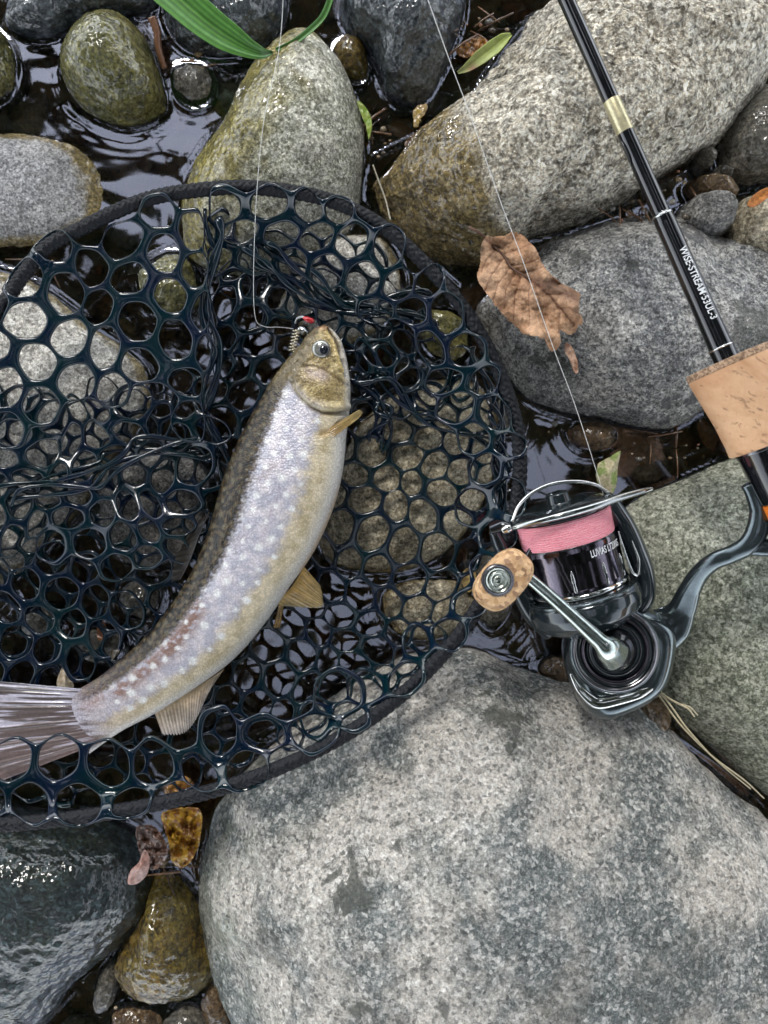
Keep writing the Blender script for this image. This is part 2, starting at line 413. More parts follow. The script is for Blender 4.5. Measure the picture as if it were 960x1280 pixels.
rock('boulder', 'mid grey boulder with dark damp patch lying under the dried brown leaf',
     [(600, 385), (640, 345), (690, 305), (750, 285), (810, 275), (860, 290), (890, 305), (940, 320), (1010, 345), (1040, 420), (1000, 490), (930, 520), (880, 512), (850, 530), (820, 542), (760, 532), (700, 520), (655, 500), (625, 460), (604, 420)],
     .040, M_grey, zeq=-.003, p=3.0, q=.6, seed=21, peak=(800, 400), nth=400, nr=130, rough=.8, facets=5, cat='boulder', fine=1.5)
rock('boulder', 'tall olive and grey boulder poking up behind the top rim of the net',
     [(385, 52), (425, 85), (447, 135), (457, 190), (452, 240), (440, 290), (400, 330), (350, 355), (290, 350), (240, 330), (228, 280), (236, 232), (262, 190), (296, 135), (335, 80)],
     .040, M_r5, zeq=-.006, p=2.2, q=.62, seed=33, peak=(385, 150), nth=320, nr=110, rough=.5, cat='boulder')
rock('boulder', 'wet dark slate boulder below the net in the bottom left corner',
     [(-60, 1010), (40, 1010), (110, 1015), (170, 1035), (198, 1075), (195, 1130), (160, 1175), (100, 1230), (40, 1285), (-40, 1320), (-130, 1250), (-150, 1120)],
     .040, M_bl, zeq=-.004, p=2.4, q=.6, seed=41, nth=320, nr=110, peak=(50, 1080), rough=.7, cat='boulder')
rock('boulder', 'dark blue-grey wet boulder at the top edge, left of the long yellow-green leaf',
     [(425, 15), (440, -40), (500, -70), (570, -50), (580, 10), (565, 60), (548, 100), (525, 132), (500, 136), (480, 118), (465, 80), (440, 50)],
     .030, M_dkwet, zeq=-.002, p=2.6, q=.6, seed=44, nth=280, nr=90, facets=4, cat='boulder')
rock('rock', 'wet black-brown stone behind the wide green grass blade',
     [(203, 10), (215, -40), (280, -60), (345, -45), (362, 0), (350, 45), (315, 68), (260, 72), (222, 55)],
     .022, M_dkwet, zeq=-.001, p=2.4, q=.6, seed=47)
rock('rock', 'egg-shaped wet olive stone ringed by ripples in the upper left pool',
     [(138, 20), (165, 30), (186, 58), (203, 100), (210, 135), (192, 152), (160, 160), (128, 150), (100, 132), (82, 104), (84, 66), (105, 34)],
     .030, M_r2, zeq=-.001, p=2.2, q=.6, seed=52, rough=.45)
rock('rock', 'long flat dark wet stone across the top left corner',
     [(8, 28), (30, -10), (90, -40), (170, -35), (200, -5), (192, 14), (150, 24), (100, 32), (60, 48), (22, 42)],
     .016, M_dkwet, zeq=.000, p=3, q=.6, seed=57)
rock('rock', 'round wet stone cut off by the left edge beside the olive egg stone',
     [(-60, 60), (-30, 35), (5, 45), (20, 75), (14, 110), (-15, 128), (-55, 115)], .016, M_r2, seed=58, p=2.2, q=.6)
rock('rock', 'flat pale grey stone with a drowned olive border at the left edge',
     [(-80, 175), (0, 166), (60, 170), (110, 185), (140, 218), (145, 255), (128, 290), (80, 312), (20, 316), (-80, 310)],
     .010, M_r4, zeq=-.0045, p=3.2, q=.8, seed=61, peak=(20, 250), rough=.25, nth=320, nr=110, slope=(-.05, 0), ripple=False)
rock('rock', 'pale granite slab under the netting at the left edge',
     [(-90, 330), (0, 335), (60, 362), (115, 402), (180, 445), (196, 480), (190, 530), (150, 580), (110, 640), (60, 690), (0, 740), (-90, 760)],
     .013, M_pale, zeq=-.006, p=4, q=.6, seed=64, nth=320, nr=110, rough=.3, facets=2)
rock('rock', 'light grey granite stone under the netting right above the fish head',
     [(370, 335), (400, 305), (440, 295), (485, 305), (505, 345), (500, 385), (465, 425), (410, 440), (372, 410), (345, 395)],
     .012, M_pale, zeq=-.006, p=3, q=.6, seed=66, rough=.5)
rock('rock', 'broad tan speckled stone under the netting to the right of the fish',
     [(420, 590), (445, 530), (490, 492), (550, 472), (600, 480), (625, 520), (622, 580), (600, 640), (560, 690), (500, 715), (430, 712), (395, 680)],
     .015, M_tan, zeq=-.006, p=3, q=.6, seed=68, nth=320, nr=100, rough=.4)
rock('rock', 'dull grey stone under the tangled netting left of the fish',
     [(130, 580), (170, 555), (220, 560), (260, 590), (262, 650), (240, 700), (190, 715), (140, 695), (118, 640)],
     .010, M_dry, zeq=-.006, p=3, q=.6, seed=70)
rock('rock', 'olive wet stone under the netting below the top rim',
     [(170, 345), (210, 315), (245, 330), (252, 380), (225, 400), (185, 392)], .006, M_r2, zeq=-.004, seed=72, p=2.4)
rock('rock', 'brown cobble under the netting below the tan speckled stone',
     [(478, 740), (520, 722), (575, 725), (600, 755), (575, 790), (520, 800), (482, 780)], .010, M_tan, zeq=-.005, seed=73)
rock('rock', 'rounded brown-olive wet stone wedged between the two bottom boulders',
     [(198, 1088), (228, 1092), (248, 1120), (262, 1165), (272, 1205), (250, 1238), (205, 1252), (165, 1240), (148, 1205), (165, 1160), (185, 1115)],
     .024, M_r17, zeq=-.004, p=2.2, q=.6, seed=75, rough=.9)
rock('rock', 'dark grey wet stone in the shadow at the right edge above the orange leaf',
     [(892, 165), (915, 130), (960, 108), (1010, 120), (1020, 180), (990, 220), (930, 236), (900, 222)],
     .024, M_dim, zeq=-.002, p=2.4, seed=77)
rock('rock', 'sandy olive stone under the orange leaf at the right edge',
     [(905, 290), (915, 258), (960, 245), (1020, 255), (1030, 310), (985, 340), (940, 335), (910, 320)], .028, M_tan, zeq=.0, seed=78, p=3)
small = [
 ('small grey stone resting against the grey boulder just right of the rod', [(838, 280), (848, 262), (875, 253), (898, 265), (903, 290), (890, 306), (862, 312), (842, 300)], .036, M_dry),
 ('flat reddish-brown stone above the small grey stone right of the rod', [(852, 236), (870, 229), (900, 238), (914, 250), (905, 262), (880, 262), (858, 252)], .022, M_brown),
 ('little greenish stone beneath the shadowed stone at right', [(876, 224), (890, 218), (905, 228), (900, 236), (882, 236)], .018, M_dim),
 ('dark pebble hanging on the shaded flank of the conglomerate boulder', [(860, 205), (868, 198), (880, 206), (878, 224), (866, 226)], .022, M_dim),
 ('round yellow-brown wet pebble below the grey boulder', [(707, 540), (722, 528), (750, 528), (772, 540), (768, 556), (745, 564), (720, 560)], .006, M_brown),
 ('brown cobble between the reel body and the giant boulder', [(770, 880), (790, 862), (818, 864), (832, 885), (828, 908), (806, 916), (782, 905)], .020, M_brown),
 ('orange-brown wet pebble left of the reel body', [(672, 830), (690, 818), (712, 826), (718, 848), (700, 860), (678, 852)], .006, M_brown),
 ('glossy brown pebble between the two boulders at the top', [(418, 64), (430, 50), (450, 55), (462, 80), (458, 104), (440, 108), (425, 90)], .010, M_r17),
 ('small dark stone among the reflections right of the olive egg stone', [(214, 90), (235, 80), (262, 86), (272, 108), (264, 132), (238, 138), (218, 122)], .003, M_dim),
 ('greenish flat stone at the bottom edge beside the giant boulder', [(205, 1262), (235, 1250), (262, 1262), (268, 1290), (240, 1305), (208, 1295)], .008, M_dim),
 ('brown stone at the bottom edge below the rounded wet stone', [(140, 1262), (170, 1252), (205, 1262), (208, 1290), (170, 1305), (140, 1290)], .006, M_brown),
 ('narrow dark stone between slate boulder and rounded wet stone', [(118, 1230), (140, 1195), (152, 1215), (146, 1250), (125, 1268)], .006, M_dim),
 ('reddish stone against the lower flank of the giant boulder', [(252, 1235), (270, 1218), (285, 1240), (292, 1275), (272, 1290), (255, 1268)], .006, M_brown),
 ('dark round pebble under the netting left of the fish tail', [(92, 800), (112, 782), (150, 785), (162, 808), (145, 828), (108, 828)], .004, M_dim),
 ('dark pebble under the netting at mid left', [(20, 770), (40, 755), (70, 760), (78, 782), (58, 798), (28, 792)], .004, M_dim),
 ('grey-brown pebble under the netting beside the dark back of the fish', [(150, 740), (175, 722), (200, 732), (200, 760), (175, 775), (152, 765)], .005, M_dim),
 ('olive cobble under the netting near the upper right rim', [(520, 395), (548, 380), (580, 398), (592, 430), (575, 455), (540, 450), (520, 425)], .004, M_r2),
 ('brown submerged cobble between egg-shaped stone and flat pale stone', [(60, 150), (85, 125), (105, 150), (112, 175), (90, 190), (62, 178)], -.004, M_brown),
 ('dark cobble under the netting beside the lower right rim', [(590, 700), (612, 680), (640, 700), (640, 760), (615, 790), (592, 760)], .008, M_dim),
 ('pale cobble between hoop and grey boulder', [(608, 500), (625, 490), (650, 512), (648, 540), (625, 545), (608, 525)], .002, M_dim),
]
for i, (lb, pl, zt, mt) in enumerate(small):
    rock('pebble', lb, pl, zt, mt, zeq=min(-.004, zt-.008), zbot=-.035, p=2.4, q=.6, seed=100+i, nth=96, nr=36, rough=.8, cat='pebble', facets=2, ripple=(zt > 0))

# ------------------------------------------------------------------ stream bed, gravel, water
def bedz(x, y):
    P = np.stack([x/.05, y/.05, x*0], -1)
    return -.020+fbm(P, 4, 71)*.006
m = NT('stream_bed_mud'); co = m.n('ShaderNodeTexCoord').outputs['Object']
nz = m.noise(co, 90, 6, .65)
m.prin(m.mix(m.ramp(nz, .35, .7), (.20, .135, .07), (.42, .30, .165)), .55, 0, m.bump(m.noise(co, 500, 5), 1, .0015)); M_bed = m.m
xs = np.concatenate([[-40, -12, -4, -1.5, -.7], np.linspace(-.45, .45, 150), [.7, 1.5, 4, 12, 40]])
X, Y = np.meshgrid(xs, xs, indexing='ij'); far = np.maximum(np.abs(X), np.abs(Y))
Z = bedz(X, Y)+sstep(.6, 3, far)*.10*fbm(np.stack([X, Y, X*0], -1), 2, 5)
V = np.stack([X, Y, Z], -1).reshape(-1, 3)
tag(mesh_obj('stream_bed', V, [f[::-1] for f in grid_faces(len(xs), len(xs))], M_bed, loc=Vector((0, 0, 0))), 'brown muddy bed of the stream between the stones', kind='structure')

def ico(sub):
    import bmesh
    bm = bmesh.new(); bmesh.ops.create_icosphere(bm, subdivisions=sub, radius=1)
    V = np.array([v.co[:] for v in bm.verts]); F = np.array([[v.index for v in f.verts] for f in bm.faces]); bm.free(); return V, F
def scatter(name, label, n, rr, zfun, region, mat, sub, seed, pal, flat=.6, zoff=.3):
    V0, F0 = ico(sub); R = np.random.RandomState(seed); Vs = []; Fs = []; Cs = []
    for i in range(n):
        x, y = region(R); r = rr[0]*(rr[1]/rr[0])**(R.rand()**1.6)
        s = r*np.array([1, R.uniform(.6, 1), R.uniform(flat*.7, flat*1.2)])
        v = V0*(1+.22*noise3(V0*1.1+i*3.7, 2)[:, None])*s
        a = R.uniform(0, 6.28); tl = R.normal()*.3
        v = v @ np.array([[1, 0, 0], [0, math.cos(tl), -math.sin(tl)], [0, math.sin(tl), math.cos(tl)]])
        v = v @ np.array([[math.cos(a), -math.sin(a), 0], [math.sin(a), math.cos(a), 0], [0, 0, 1]])
        z = zfun(np.array(x), np.array(y))+s[2]*zoff+R.rand()*.003
        Vs.append(v+np.array([x, y, z])); Fs.append(F0+i*len(V0)); Cs.append(np.broadcast_to(np.array(pal[R.randint(len(pal))])*R.uniform(1.0, 2.3), (len(V0), 3)))
    return tag(mesh_obj(name, np.concatenate(Vs), np.concatenate(Fs), mat, colors=np.concatenate(Cs), loc=Vector((0, 0, 0))), label, kind='stuff')
def attr_mat(name, rough=.4, bumps=500, bd=.0006, var=.35, coat=0., spec=.5, metal=0., sss=0, trans=0):
    m = NT(name); co = m.n('ShaderNodeTexCoord').outputs['Object']
    at = m.n('ShaderNodeVertexColor'); at.layer_name = 'Col'
    nz = m.noise(co, bumps, 5, .65)
    f = m.ramp(nz, .3, .7, 1-var, 1+var)
    c = m.n('ShaderNodeVectorMath'); c.operation = 'SCALE'; m.l(at.outputs[0], c.inputs[0]); m.l(f, c.inputs['Scale'])
    m.prin(c.outputs[0], rough, metal, m.bump(nz, 1, bd), coat, .1, spec)
    return m.m
M_gravel = attr_mat('gravel_wet', .3, 420, .0007, .5, .5)
browns = [(.22, .15, .08), (.14, .11, .07), (.26, .19, .11), (.17, .16, .14), (.30, .23, .15), (.10, .08, .06), (.24, .11, .06), (.22, .21, .19)]
reg = lambda R: (R.uniform(-.26, .26), R.uniform(-.33, .33))
scatter('gravel', 'fine brown gravel on the bed between the stones', 4200, (.0012, .0055), bedz, reg, M_gravel, 1, 5, browns)
scatter('bed_cobbles', 'small drowned cobbles filling the gaps between the boulders', 430, (.006, .017), bedz, reg, M_gravel, 3, 6, browns, .55, .2)
def outer(R):
    while True:
        x, y = R.uniform(-.8, .8), R.uniform(-.9, .9)
        if abs(x) > .27 or abs(y) > .34: return x, y
M_out = attr_mat('bank_cobble', .6, 300, .001, .5)
scatter('bank_cobbles', 'grey river cobbles lying round the net beyond the picture edge', 260, (.02, .07), bedz, outer, M_out, 3, 8, [(.26, .26, .25), (.30, .28, .24), (.16, .17, .17), (.22, .23, .18)], .6, .5)

# water: a real surface with meniscus rings round the stones
nx_, ny_ = 330, 430
xs = np.linspace(-.24, .24, nx_); ys = np.linspace(-.31, .31, ny_); X, Y = np.meshgrid(xs, ys, indexing='ij')
PX = X/S0+480; PY = 640-Y/S0
Z = X*0; near = np.full(X.shape, 1e9)
for pl, ze, zt in ROCKS:
    if zt < .001: continue
    d = seg_dist(PX, PY, [tuple(q) for q in pl], True)
    near = np.minimum(near, d)
dm = near*S0
Z = .0007*np.exp(-dm/.0016) + .00007*np.cos(dm/.0019*2.2)*np.exp(-dm/.006)
Z += fbm(np.stack([X/.030, Y/.022, X*0], -1), 2, 90)*.00016
edge = np.maximum(np.abs(X)/.24, np.abs(Y)/.31)
Z *= 1-sstep(.9, 1, edge)
m = NT('clear_brown_water'); co = m.n('ShaderNodeTexCoord').outputs['Object']
nz = m.noise(co, 20, 1.5, .4, .6); bmp = m.bump(nz, .3, .0011)
tr = m.n('ShaderNodeBsdfTransparent'); tr.inputs[0].default_value = (.97, .91, .77, 1)
gl = m.n('ShaderNodeBsdfGlossy'); gl.inputs['Roughness'].default_value = .03; gl.inputs['Color'].default_value = (.80, .84, 1, 1)
fr = m.n('ShaderNodeFresnel'); fr.inputs['IOR'].default_value = 2.2
m.l(bmp, gl.inputs['Normal']); m.l(bmp, fr.inputs['Normal'])
mx = m.n('ShaderNodeMixShader'); m.l(fr.outputs[0], mx.inputs[0]); m.l(tr.outputs[0], mx.inputs[1]); m.l(gl.outputs[0], mx.inputs[2]); m.l(mx.outputs[0], m.out.inputs[0])
M_water = m.m
V = np.stack([X, Y, Z], -1).reshape(-1, 3); F = grid_faces(nx_, ny_)
b = Buf(); b.add(V, [f[::-1] for f in F])
b.add([(-.24, -.31, 0), (.24, -.31, 0), (.24, .31, 0), (-.24, .31, 0), (-40, -40, 0), (40, -40, 0), (40, 40, 0), (-40, 40, 0)], [(4, 5, 1, 0), (5, 6, 2, 1), (6, 7, 3, 2), (7, 4, 0, 3)])
tag(b.build('water', M_water, loc=Vector((0, 0, 0))), 'shallow clear brown water reflecting sky through branches', kind='structure')

# ------------------------------------------------------------------ leaf and strip builders
def leaf(name, label, poly, zf, mat, colf, parent=None, n=140, nr=34, cen=None, jag=0., thick=.0003, cat='leaf', group=None, seed=1):
    c, a, R = polyradial(poly, n, cen)
    R = R*(1+jag*noise3(np.stack([np.cos(a)*9, np.sin(a)*9, a*0], -1), seed)+jag*.6*noise3(np.stack([np.cos(a)*30, np.sin(a)*30, a*0], -1), seed+1))
    t = np.linspace(0.0, 1, nr)[:, None]
    px = c[0]+np.cos(a)*R*t; py = c[1]+np.sin(a)*R*t
    z = zf(px, py, t+0*px)
    V = Wn(px, py, z).reshape(-1, 3); C = colf(px, py, t+0*px).reshape(-1, 3)
    o = mesh_obj(name, V, [f[::-1] for f in grid_faces(nr, n, False, True)], mat, parent, colors=C)
    s = o.modifiers.new('thickness', 'SOLIDIFY'); s.thickness = thick; s.offset = -1
    if cat: tag(o, label, cat, group or ('fallen leaves between the stones' if name == 'small_leaf' else None))
    return o
def lerp3(f, a, b): f = np.asarray(f)[..., None]; return np.array(a)*(1-f)+np.array(b)*f

# materials for plants
M_leafdry = attr_mat('dry_leaf', .75, 700, .0003, .28, 0, .3)
M_leafwet = attr_mat('wet_leaf', .3, 500, .0003, .35, .6, .5)
M_grass = attr_mat('green_blade', .38, 300, .0001, .12, .25, .5)

# dried brown leaf
mid = [(606, 297), (628, 318), (640, 335), (656, 344), (668, 354), (690, 372), (706, 392), (716, 404)]
side = [[(628, 318), (650, 312), (672, 300)], [(640, 332), (662, 328), (676, 322)], [(620, 312), (608, 325), (602, 340)], [(630, 322), (614, 345), (606, 365)], [(638, 334), (622, 356), (616, 378)],
        [(645, 340), (632, 362), (630, 385)], [(652, 344), (643, 370), (642, 400)], [(662, 350), (661, 380), (662, 400)], [(675, 360), (690, 350), (704, 356)], [(684, 368), (706, 368), (722, 376)],
        [(690, 374), (700, 390), (698, 416)], [(668, 356), (676, 384), (684, 420)], [(700, 385), (712, 384), (724, 392)], [(650, 343), (668, 338), (684, 332)]]
def dz(px, py, t):
    u = ((px-600)*.68+(py-300)*.73)/170
    z = .0445+.008*np.sin(np.clip(u, 0, 1)*2.6)+n2(px, py, 38, 31)*.0045+.0065*sstep(.5, 1, t)*n2(px, py, 40, 9, 2)*2+np.abs(n2(px, py, 17, 12, 2))*.0009
    dm = seg_dist(px, py, mid); z = z-.0012*np.exp(-(dm/4)**2)
    for s_ in side: z = z-.0006*np.exp(-(seg_dist(px, py, s_)/2.4)**2)
    return z+n2(px, py, 7, 4)*.0005
def dc(px, py, t):
    c = lerp3(sstep(-.35, .5, n2(px, py, 30, 14)), (.50, .31, .19), (.34, .185, .10))
    c = c*(1-.45*sstep(0, .6, n2(px, py, 18, 77)))[..., None]
    dk = np.exp(-(seg_dist(px, py, [(672, 352), (700, 362), (718, 372)])/11)**2)*.75
    c = lerp3(dk, c, (.10, .055, .035)) if False else c*(1-dk)[..., None]+np.array((.09, .05, .035))*dk[..., None]
    v = np.exp(-(seg_dist(px, py, mid)/1.8)**2)*.8
    for s_ in side: v = np.maximum(v, np.exp(-(seg_dist(px, py, s_)/1.0)**2)*.62)
    return c*(1-v[..., None])+np.array((.13, .055, .035))*v[..., None]
lf = leaf('dried_leaf', 'large curled dried brown leaf lying on the grey boulder below the conglomerate boulder',
     [(606, 297), (625, 295), (645, 291), (668, 310), (680, 333), (700, 352), (724, 368), (722, 384), (727, 403), (712, 418), (700, 414), (700, 430), (688, 440), (680, 424), (655, 416), (628, 392), (612, 370), (598, 350), (600, 325)],
     dz, M_leafdry, dc, n=420, nr=120, cen=(658, 355), jag=.035)
P = catmull([W(586, 284, .050), W(596, 289, .051), W(606, 297, .047), W(628, 318, .0465), W(640, 335, .0485), W(656, 345, .050), W(672, 357, .0505)], 40)
V, F = tube(P, np.linspace(.0007, .0004, len(P)), 8); mesh_obj('petiole', V, F, simple('petiole_brown', (.10, .05, .03), .6), lf)
leaf('leaf_fragment', 'small pinkish-brown leaf fragment hanging below the tip of the dried brown leaf',
     [(707, 428), (716, 436), (721, 450), (723, 466), (718, 466), (712, 450), (706, 440)], lambda x, y, t: .043+n2(x, y, 10, 3)*.001, M_leafdry,
     lambda x, y, t: lerp3(sstep(-.3, .4, n2(x, y, 9, 4)), (.50, .33, .24), (.30, .16, .10)), n=80, nr=16, jag=.08)

def strip(name, label, pts, hw, z, mat, colf, nu=90, nv=13, keel=.0, cat='leaf', parent=None, thick=.00025):
    C = catmull(pts, nu-1); T = np.gradient(C, axis=0); T /= np.linalg.norm(T, axis=1)[:, None]; N = np.stack([-T[:, 1], T[:, 0]], 1)
    u = np.linspace(0, 1, len(C)); hwv = np.interp(u, np.linspace(0, 1, len(hw)), hw); v = np.linspace(-1, 1, nv)
    px = C[:, None, 0]+N[:, None, 0]*hwv[:, None]*v; py = C[:, None, 1]+N[:, None, 1]*hwv[:, None]*v
    zz = np.interp(u, np.linspace(0, 1, len(z)), z)[:, None]+np.abs(v)[None]*keel*hwv[:, None]/max(hw)+.0002*np.cos(v*nv*1.6)[None]
    o = mesh_obj(name, Wn(px, py, zz).reshape(-1, 3), grid_faces(len(C), nv), mat, parent, colors=colf(u[:, None]+0*v, v[None]+0*u[:, None], px, py).reshape(-1, 3))
    s = o.modifiers.new('thickness', 'SOLIDIFY'); s.thickness = thick; s.offset = 0
    if cat: tag(o, label, cat)
    return o
gcol = lambda u, v, px, py: lerp3(.5+.5*np.cos(v*21), (.06, .19, .03), (.13, .34, .06))*(.85+.3*np.exp(-(v/.08)**2))[..., None]
strip('sedge_blade', 'broad bright green grass blade reaching in from the top edge over the wet stone', [(170, -50), (215, -10), (262, 30), (300, 55), (325, 66), (341, 66)], [20, 23, 22, 19, 12, 7, 2], [.05, .045, .038, .032], M_grass, gcol, nv=41, keel=.004)
strip('sedge_blade', 'thin curved green grass blade touching the tip of the broad blade', [(345, 62), (368, 52), (390, 35), (405, 18), (416, -10)], [2, 3.6, 4, 4, 3.5], [.032, .034, .036, .04], M_grass, gcol, nv=15, keel=.001)
strip('long_leaf', 'pale yellow-green narrow leaf with one brown patch beside the conglomerate boulder', [(572, 91), (585, 84), (600, 72), (618, 58), (630, 48), (639, 43)], [1.5, 6, 9, 9.5, 7, 2], [.010, .014, .020, .024], M_grass,
      lambda u, v, px, py: (lambda m_: np.array((.42, .46, .19))*(1-m_[..., None])+np.array((.30, .13, .11))*m_[..., None])(np.exp(-((px-592)**2+(py-88)**2)/60.))*(1+.3*np.exp(-(v/.1)**2))[..., None]+lerp3(u, (.0, .0, .0), (.02, .08, -.08)), nv=21, keel=.002)
yel = lambda a, b, s_=9: (lambda x, y, t: lerp3(sstep(-.3, .4, n2(x, y, s_, 6)), a, b))
flat = lambda z, k=.0008, s_=12: (lambda x, y, t: z+n2(x, y, s_, 8)*k)
leaf('small_leaf', 'tiny ragged yellow leaf floating at the foot of the blue-grey wet boulder', [(516, 140), (523, 132), (534, 131), (531, 143), (524, 150), (527, 156), (518, 160), (517, 150)], flat(.002), M_leafwet, yel((.50, .34, .06), (.42, .30, .16), 5), n=70, nr=12, jag=.1)
leaf('small_leaf', 'bright green slender leaf tucked beside the olive and grey boulder', [(446, 126), (455, 132), (463, 145), (465, 160), (460, 176), (458, 160), (452, 145)], flat(.006), M_grass, yel((.22, .36, .04), (.34, .44, .08)), n=70, nr=12)
leaf('small_leaf', 'orange-brown leaf resting on the sandy stone at the right edge', [(934, 256), (940, 246), (952, 237), (964, 234), (966, 242), (956, 250), (942, 259)], lambda x, y, t: .0325+.0015*t, M_leafdry, yel((.50, .20, .05), (.36, .13, .04), 5), n=80, nr=14)
leaf('small_leaf', 'cream and green pointed leaf standing behind the reel spool', [(748, 580), (762, 572), (775, 564), (772, 582), (770, 605), (764, 618), (752, 612), (746, 598)], lambda x, y, t: .014-.006*t, M_leafdry,
     lambda x, y, t: lerp3(sstep(-.1, .3, n2(x, y, 9, 6)), (.58, .52, .34), (.28, .36, .12)), n=80, nr=16, jag=.05)
leaf('small_leaf', 'pinkish brown pointed leaf on the slate boulder just below the hoop', [(180, 1062), (187, 1072), (184, 1092), (172, 1104), (160, 1104), (164, 1088), (174, 1078)], lambda x, y, t: .036-.003*t, M_leafwet, yel((.38, .22, .18), (.26, .13, .10), 6), n=80, nr=14)
leaf('small_leaf', 'crumpled dark brown wet leaf below the hoop beside the slate boulder', [(170, 1035), (190, 1032), (203, 1045), (210, 1065), (200, 1084), (186, 1086), (176, 1070)], lambda x, y, t: .030+n2(x, y, 10, 8)*.003, M_leafwet, yel((.17, .09, .06), (.07, .035, .025), 7), n=90, nr=20, jag=.06)
leaf('golden_leaf', 'wet golden-brown curled leaf trapped below the hoop above the rounded wet stone', [(202, 1018), (225, 1010), (250, 1012), (252, 1040), (244, 1068), (230, 1084), (216, 1078), (210, 1050)],
     lambda x, y, t: .020+n2(x, y, 16, 8)*.006+.003*t, M_leafwet, yel((.52, .30, .035), (.20, .08, .015), 8), n=120, nr=30, jag=.04)
leaf('small_leaf', 'amber wet leaf seen through the netting just above the hoop', [(205, 978), (222, 968), (240, 975), (244, 992), (228, 1000), (210, 996)], flat(.010, .003), M_leafwet, yel((.45, .22, .04), (.15, .06, .02), 7), n=80, nr=18, jag=.06)
leaf('small_leaf', 'pale pointed leaf standing up through the netting above the fish tail', [(80, 832), (86, 846), (92, 858), (84, 866), (74, 862), (72, 850)], lambda x, y, t: .026-.004*t, M_leafdry, yel((.58, .50, .38), (.40, .32, .22), 7), n=70, nr=12)
leaf('small_leaf', 'rust-brown leaf shred under the netting left of the fish', [(122, 783), (128, 776), (133, 786), (128, 800), (122, 798)], flat(.008), M_leafwet, yel((.40, .14, .04), (.22, .08, .03), 7), n=60, nr=10)
leaf('small_leaf', 'drowned tan leaf leaning on the conglomerate boulder below the tiny yellow leaf', [(506, 178), (520, 165), (540, 150), (550, 145), (545, 158), (528, 172), (510, 184)], flat(.003, .002), M_leafwet, yel((.20, .11, .045), (.12, .06, .03), 10), n=90, nr=16)
leaf('small_leaf', 'dark red-brown drowned leaf beside the tan one on the conglomerate boulder', [(545, 168), (555, 155), (572, 142), (584, 132), (578, 150), (560, 166), (548, 172)], flat(.004, .002), M_leafwet, yel((.13, .045, .03), (.08, .03, .02), 10), n=90, nr=16)
leaf('small_leaf', 'amber crumpled leaf in the gap behind the pale yellow-green leaf', [(572, 62), (585, 48), (602, 46), (612, 56), (600, 64), (585, 72), (574, 70)], flat(.004, .003), M_leafwet, yel((.36, .16, .03), (.14, .06, .02), 7), n=90, nr=18, jag=.08)
leaf('small_leaf', 'yellow leaf shred caught between the netting and the reel knob', [(576, 722), (584, 710), (594, 714), (594, 734), (584, 740)], flat(.006), M_leafwet, yel((.50, .36, .14), (.35, .22, .08), 7), n=60, nr=10)
# leaf litter in the crevices: too many to count
R = np.random.RandomState(12); b = Buf()
for i in range(230):
    x, y = R.uniform(-.21, .21), R.uniform(-.28, .28); L = R.uniform(.004, .012); wd = L*R.uniform(.25, .5); a = R.uniform(0, 6.28); z = bedz(np.array(x), np.array(y))+R.uniform(.004, .016)
    u = np.linspace(-1, 1, 7); v = np.linspace(-1, 1, 5); U, Vv = np.meshgrid(u, v, indexing='ij')
    lx = U*L; ly = Vv*wd*np.sqrt(np.clip(1.02-U**2, 0, 1)); lz = .25*wd*Vv**2*R.uniform(-1, 1)+.1*L*U**2*R.uniform(-1, 1)+ly*R.uniform(-.4, .4)
    c, s_ = math.cos(a), math.sin(a)
    b.add(np.stack([x+lx*c-ly*s_, y+lx*s_+ly*c, z+lz], -1).reshape(-1, 3), grid_faces(7, 5), np.array([(.16, .07, .03), (.10, .045, .02), (.22, .12, .05), (.13, .08, .05), (.30, .14, .04)][R.randint(5)])*R.uniform(.6, 1.3))
tag(b.build('leaf_litter', M_leafwet, loc=Vector((0, 0, 0))), 'sodden brown leaf litter in the gaps of the stream bed', kind='stuff')
R = np.random.RandomState(77); b = Buf(); b2 = Buf(); V0, F0 = ico(1)
gaps = [(860, 250, 60, 40, .014), (800, 262, 50, 22, .012), (600, 40, 40, 22, .002), (700, 545, 45, 18, -.004), (820, 560, 60, 25, -.002), (700, 860, 40, 25, .0), (470, 170, 20, 30, .0), (215, 1075, 25, 20, .006), (160, 1230, 60, 40, -.004), (90, 65, 60, 20, -.006), (250, 70, 20, 20, -.004), (60, 330, 40, 12, .0)]
for cx_, cy_, rx, ry_, zz in gaps:
    for k in range(26):
        a_ = R.uniform(0, 6.28); q = math.sqrt(R.rand()); c_ = np.array(W(cx_+math.cos(a_)*rx*q, cy_+math.sin(a_)*ry_*q, zz+R.uniform(-.004, .005)))
        if k % 4 == 0:
            t_ = R.uniform(0, 6.28); d_ = np.array([math.cos(t_), math.sin(t_), R.normal()*.15])*R.uniform(.003, .011)
            V, F = tube(np.array([c_-d_, c_+[0, 0, .0005], c_+d_*[1, .8, 1]]), R.uniform(.0003, .0007), 6); b2.add(V, F, np.array((.20, .11, .06))*R.uniform(.5, 1.6))
        else:
            sz = .0006*(4.5**R.rand()); b.add(V0*sz*np.array([1, .8, .6])*(1+.25*noise3(V0*1.3+k, 4)[:, None])+c_, F0, np.array(browns[R.randint(8)])*R.uniform(.8, 1.8))
tag(b.build('grit', M_gravel, loc=Vector((0, 0, 0))), 'coarse grit washed into the cracks between the boulders', kind='stuff')
tag(b2.build('plant_debris', M_leafwet, loc=Vector((0, 0, 0))), 'bits of stick and needle caught between the stones', kind='stuff')
